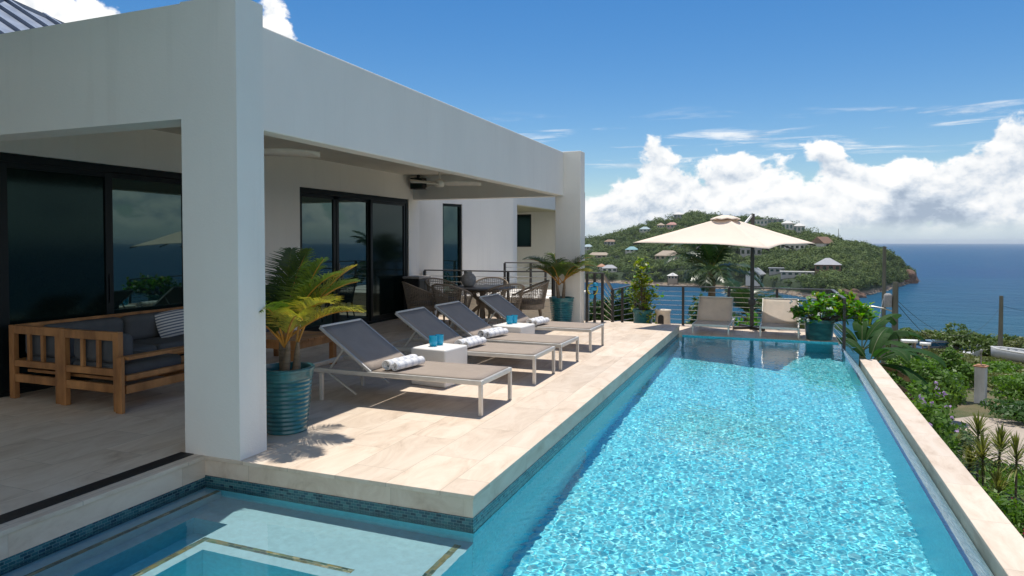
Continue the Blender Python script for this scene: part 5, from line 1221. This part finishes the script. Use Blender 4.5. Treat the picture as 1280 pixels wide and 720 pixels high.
bush('bush', 'dark leafy bush filling the corner between the coping shrubs and the driveway', 'bush', at(10.2, 18.2), (.85, .9, .80), 4200, .115, L_DARK, None, 20, .42, seed=18)
bush('bush', 'mid green bush on the slope behind the lilac-flowered shrub', 'bush', at(8.9, 18.6), (.90, .9, .85), 4200, .12, L_BUSH, None, 20, .42, seed=19)
bush('bush', 'dark bush below the banana plant on the slope', 'bush', at(7.6, 17.5), (.8, .9, .80), 3600, .12, L_DARK, None, 18, .42, seed=20)
# band of scrub along the shore
kinds = []
for i, (mt, sd) in enumerate(((L_SCRUB, 31), (L_OLIVE, 32), (L_SCRUB, 33))):
    kinds.append(bush('scrub_bush', 'dense seaside scrub bush in the band above the shore', 'bush', (0, 0, -300), (2.9, 2.3, 1.75), 2600, .36, mt, 'scrub bushes in the band above the shore', 18, .42, seed=sd))
k = 0; r_ = np.random.default_rng(40)
for i in range(44):
    a = 7.6 + i * .315 + r_.uniform(-.12, .12); d = 92 + 9 * math.sin(i * 1.7) + r_.uniform(-4, 4); hgt = r_.uniform(.8, 1.12) * (1.12 if 8.5 < a < 11.5 else 1.0) * (.8 if a < 8.3 else 1)
    src = kinds[i % 3]; p = at(a, d, -.2); s = (.95 * hgt, .90, .88 * hgt)
    if i < 3: o = src; o.location = p; o.scale = s; o.rotation_euler = (0, 0, i)
    else: o = dup(src, p, r_.uniform(0, 6.28), None, None, s)

# cordylines
def cordyline(label, pos, stems, seed, mt=L_DRAC):
    t = thing('cordyline', label, 'spiky plant', pos, 0, None); r = np.random.default_rng(seed); V = []; F = []; m = MB()
    for (dx, dy, h, spread) in stems:
        m.tube([(dx * .5, dy * .5, -.1), (dx * .8, dy * .8, h * .6), (dx, dy, h)], [.022, .018, .016], 6)
        for i in range(95):
            f = r.uniform(0, 1); a = r.uniform(0, 6.28); e = R(85 - 100 * (1 - f) + r.uniform(-12, 12)); d = np.array([math.cos(a) * math.cos(e), math.sin(a) * math.cos(e), math.sin(e)]); base = np.array([dx, dy, h - .22 + .26 * f]); L = spread * r.uniform(.75, 1.1)
            sd = np.cross(d, [0, 0, 1.]); sd /= np.linalg.norm(sd) + 1e-9; b = len(V); mid = base + d * L * .55; tip = base + d * L - np.array([0, 0, L * .16]); w = .013
            V += [base - sd * w * .6, base + sd * w * .6, mid + sd * w, mid - sd * w, tip + sd * .002, tip - sd * .002]; F += [(b, b + 1, b + 2, b + 3), (b + 3, b + 2, b + 4, b + 5)]
    m.build('stem', M_BARK, t); fast_mesh('foliage', V, F, mt, t); return t
cordyline('tallest spiky cordyline on a bare stem against the driveway', at(13.2, 14.2), [(0, 0, 1.60, .40)], 1)
cordyline('two-headed spiky cordyline right of the tallest one', at(13.7, 13.5), [(-.05, .0, 1.32, .42), (.24, .18, 1.42, .42)], 2)
cordyline('low clump of spiky cordylines against the pool coping', at(11.7, 14.2), [(0, 0, 1.30, .40), (-.25, .35, 1.22, .36), (.2, -.3, 1.1, .36)], 3)
cordyline('spiky cordyline cut by the right edge of the view', at(15.4, 13.2), [(0, 0, 1.42, .42), (.1, -.5, .75, .36)], 4)
cordyline('short bronze-green cordyline among the pink flowers', at(14.4, 13.1), [(0, 0, .85, .40), (.3, -.4, .65, .34)], 5)

# banana plant at the pool corner
def banana_leaf(t, mt, base, az_, el_, L, W_, droop, seed, torn=.35, roll=0.):
    r = np.random.default_rng(seed); k = 26; p = np.array(base, float); e = el_; V = []; F = []; mi = []; pts = []
    for i in range(k):
        pts.append(p.copy()); d = np.array([math.cos(az_) * math.cos(e), math.sin(az_) * math.cos(e), math.sin(e)]); p = p + d * L / (k - 1); e -= droop / (k - 1) * (.3 + 1.4 * i / k)
    pts = np.array(pts); side0 = np.array([-math.sin(az_), math.cos(az_), 0])
    for sgn in (-1, 1):
        i = 5
        while i < k - 1:
            seg = int(r.integers(2, 6)) if r.random() < torn * 1.5 else int(r.integers(5, 10)); j2 = min(k - 1, i + seg); hang = r.uniform(.1, .9) * torn * 1.3
            for j in range(i, j2):
                q = []
                for jj in (j, j + 1):
                    f = (jj - 5) / (k - 6); w = W_ * (math.sin(math.pi * min(.985, .06 + .94 * f)) ** .55) * (1 - .04 * (jj == j2))
                    tt = pts[min(jj + 1, k - 1)] - pts[max(jj - 1, 0)]; tt /= np.linalg.norm(tt); s = side0 * sgn; u = np.cross(tt, side0); u = u * (1 if u[2] > 0 else -1)
                    o1 = s * w * .5 + u * w * .16 + tt * w * .12; o2 = s * w * (1 - .12 * hang) + u * w * (.12 - hang) + tt * w * .28
                    q.append((pts[jj], pts[jj] + o1, pts[jj] + o2))
                b = len(V); V += [q[0][0], q[0][1], q[0][2], q[1][0], q[1][1], q[1][2]]; F += [(b, b + 3, b + 4, b + 1), (b + 1, b + 4, b + 5, b + 2)]; mi += [0, 0]
            i = j2
    m = MB(); m.add(V, F, 0, True); m.tube(list(pts), list(np.linspace(.014, .003, k)), 6, 1); return m.build('leaf', [mt, simple('banana_midrib', (.085, .115, .035), .5)], t)
bn = thing('banana_plant', 'banana plant with long arching torn leaves just beyond the pool corner', 'banana plant', (1.62, 14.5, -3.1))
m = MB(); m.tube([(0, 0, -.2), (.02, 0, 1.3), (.0, .03, 2.4)], [.12, .10, .06], 12); m.build('stem', simple('banana_stem', (.16, .17, .07), .7, 0, .3, 4, .3, 30), bn)
m = MB(); m.tube([(.02, 1.25, -.3), (.02, 1.25, 1.3), (.0, 1.25, 2.5)], [.11, .09, .05], 12); m.build('stem', MATS['banana_stem'], bn)
A0 = (0, 0, 2.35); A1 = (.0, 1.25, 2.45)
for i, (b0, a, e, L, W_, dr, tn, mt) in enumerate(((A0, -28, 42, 1.75, .17, 105, .10, L_BANANA), (A0, -62, 50, 1.5, .16, 105, .2, L_BANANA), (A0, 10, 35, 1.35, .17, 90, .4, L_BANANA), (A0, 60, 62, 1.4, .17, 75, .6, L_BANANA),
     (A1, -5, 48, 1.55, .18, 100, .6, L_BANANA), (A1, 30, 66, 1.45, .19, 75, .75, L_BANANA), (A1, 85, 68, 1.3, .18, 70, .7, L_BANANA), (A1, -35, 35, 1.5, .17, 105, .4, L_BANANA), (A1, 150, 60, 1.2, .17, 90, .6, L_BANANA), (A0, 140, 60, 1.1, .16, 90, .5, L_BANANA),
     (A0, -45, 15, 1.7, .15, 95, .25, L_BANANA), ((0, 0, 2.1), -10, 0, 1.1, .13, 80, .9, L_DRY), ((.0, 1.25, 2.2), -5, 5, 1.2, .13, 75, .9, L_DRY), ((.0, 1.25, 2.1), -40, 0, 1.1, .13, 85, .9, L_DRY))):
    banana_leaf(bn, mt, b0, R(a), R(e), L * .84, W_ * 1.08, R(dr), i, tn)

# low growth between the coping and the driveway
r_ = np.random.default_rng(60)
gc = None
for i in range(16):
    a = 8.0 + i * .58 + r_.uniform(-.2, .2); d = 15.3 + 1.2 * math.sin(i * 2.3) if a > 10.6 else 17.5 + 2.5 * math.sin(i * 2.3); p = at(a, d, -.05)
    if gc is None: gc = bush('ground_shrub', 'low leafy shrub in the planting between the pool coping and the driveway', 'shrub', p, (.75, .7, .42), 1500, .10, L_BUSH, 'low shrubs between the coping and the driveway', 14, .42, seed=61)
    else: dup(gc, p, r_.uniform(0, 6.28), None, None, r_.uniform(.75, 1.15))

# palms and shrubs beyond the far railing
def tall_palm(label, pos, h, fronds, L, leaf, seed, mt, w=.045):
    t = thing('palm_tree', label, 'palm tree', pos); r = np.random.default_rng(seed)
    m = MB(); m.tube([(0, 0, -.5), (.08, .05, h * .5), (.1, .02, h)], [.17, .13, .10], 12); m.build('trunk', M_TRUNK, t)
    for i in range(fronds):
        palm_frond(t, [mt, M_RACHISG], (.1, .02, h), i * 2.4 + r.uniform(-.25, .25), R(r.uniform(8, 82)), L * r.uniform(.85, 1.1), R(r.uniform(70, 125)), leaf, 38, w, r, v=.15, start=.14)
    return t
def gp(deg, r): x, y = r * math.sin(R(deg)), r * math.cos(R(deg)); return x, y
x, y = gp(-5.35, 21); zb = gz(x, y); tall_palm('dark green palm standing beyond the railing left of the parasol post', (x, y, zb), .75 - zb, 17, 1.75, .55, 1, L_PALMD)
x, y = gp(-2.6, 24); zb = gz(x, y); tall_palm('lower palm with drooping glossy fronds beyond the railing by the parasol post', (x, y, zb), -.9 - zb, 15, 1.9, .55, 2, L_PALMD)
x, y = gp(1.1, 20.5); zb = gz(x, y); tall_palm('small palm with thin fronds beyond the railing right of the parasol post', (x, y, zb), -1.15 - zb, 11, 1.5, .42, 3, L_PALMD, .035)
def on(deg, r, zc): x, y = gp(deg, r); return (x, y, zc)
bush('bush', 'bright leafy shrub behind the railing between the two pool-end loungers', 'bush', on(-2.2, 17.0, -2.2), (.42, .42, 1.15), 500, .20, L_BRIGHT, None, 9, .40, None, .5, seed=51)
bush('bush', 'grey-green shrub behind the railing between the loungers and the leafy planter', 'bush', on(.9, 17.6, -2.4), (.95, .8, 1.05), 1500, .12, L_OLIVE, None, 16, .40, seed=52)
bush('bush', 'dark shrub below the railing behind the left pool-end lounger', 'bush', on(-5.2, 18.8, -2.4), (.72, .7, 1.42), 2600, .12, L_DARK, None, 14, .42, seed=53)
bush('bush', 'dark green shrub filling the gap below the steps beside the far column', 'bush', on(-11.9, 16.4, -1.75), (.66, .55, 1.22), 3800, .12, L_DARK, None, 18, .40, seed=54)
bush('bush', 'green shrub below the steps behind the close black posts', 'bush', on(-13.6, 17.2, -1.75), (.66, .6, 1.24), 3600, .12, L_DARK, None, 18, .40, seed=55)
bush('bush', 'thin pale twiggy shrub right of the parasol post beyond the railing', 'bush', on(-.7, 17.2, -2.1), (.42, .4, .95), 420, .10, L_OLIVE, None, 12, .5, seed=56)
# surf-side mast and tall trees on the ridge line
x, y, z, _t = on_hill(4.15, .0000); m = MB(); m.tube([(0, 0, -1), (0, 0, 13)], [.35, .2], 8); tag(m.build('mast', M_STONEG, None, (x, y, z + 2)), 'thin grey mast standing on the ridge near the headland', 'mast')

# ------------------------------------------------------------------ sea air
hz_m = bpy.data.materials.new('sea_air'); hz_m.use_nodes = True; nt = hz_m.node_tree; nt.nodes.clear(); g = G(nt)
pv_ = g.n('ShaderNodeVolumePrincipled'); pv_.inputs['Color'].default_value = (.80, .90, 1, 1); pv_.inputs['Density'].default_value = .00005; pv_.inputs['Anisotropy'].default_value = .2
o_ = g.n('ShaderNodeOutputMaterial'); g.link(pv_.outputs[0], o_.inputs['Volume'])
m = MB(); m.bx(-31000, 31000, -31000, 31000, -46, 75); tag(m.build('haze', hz_m), kind='stuff')
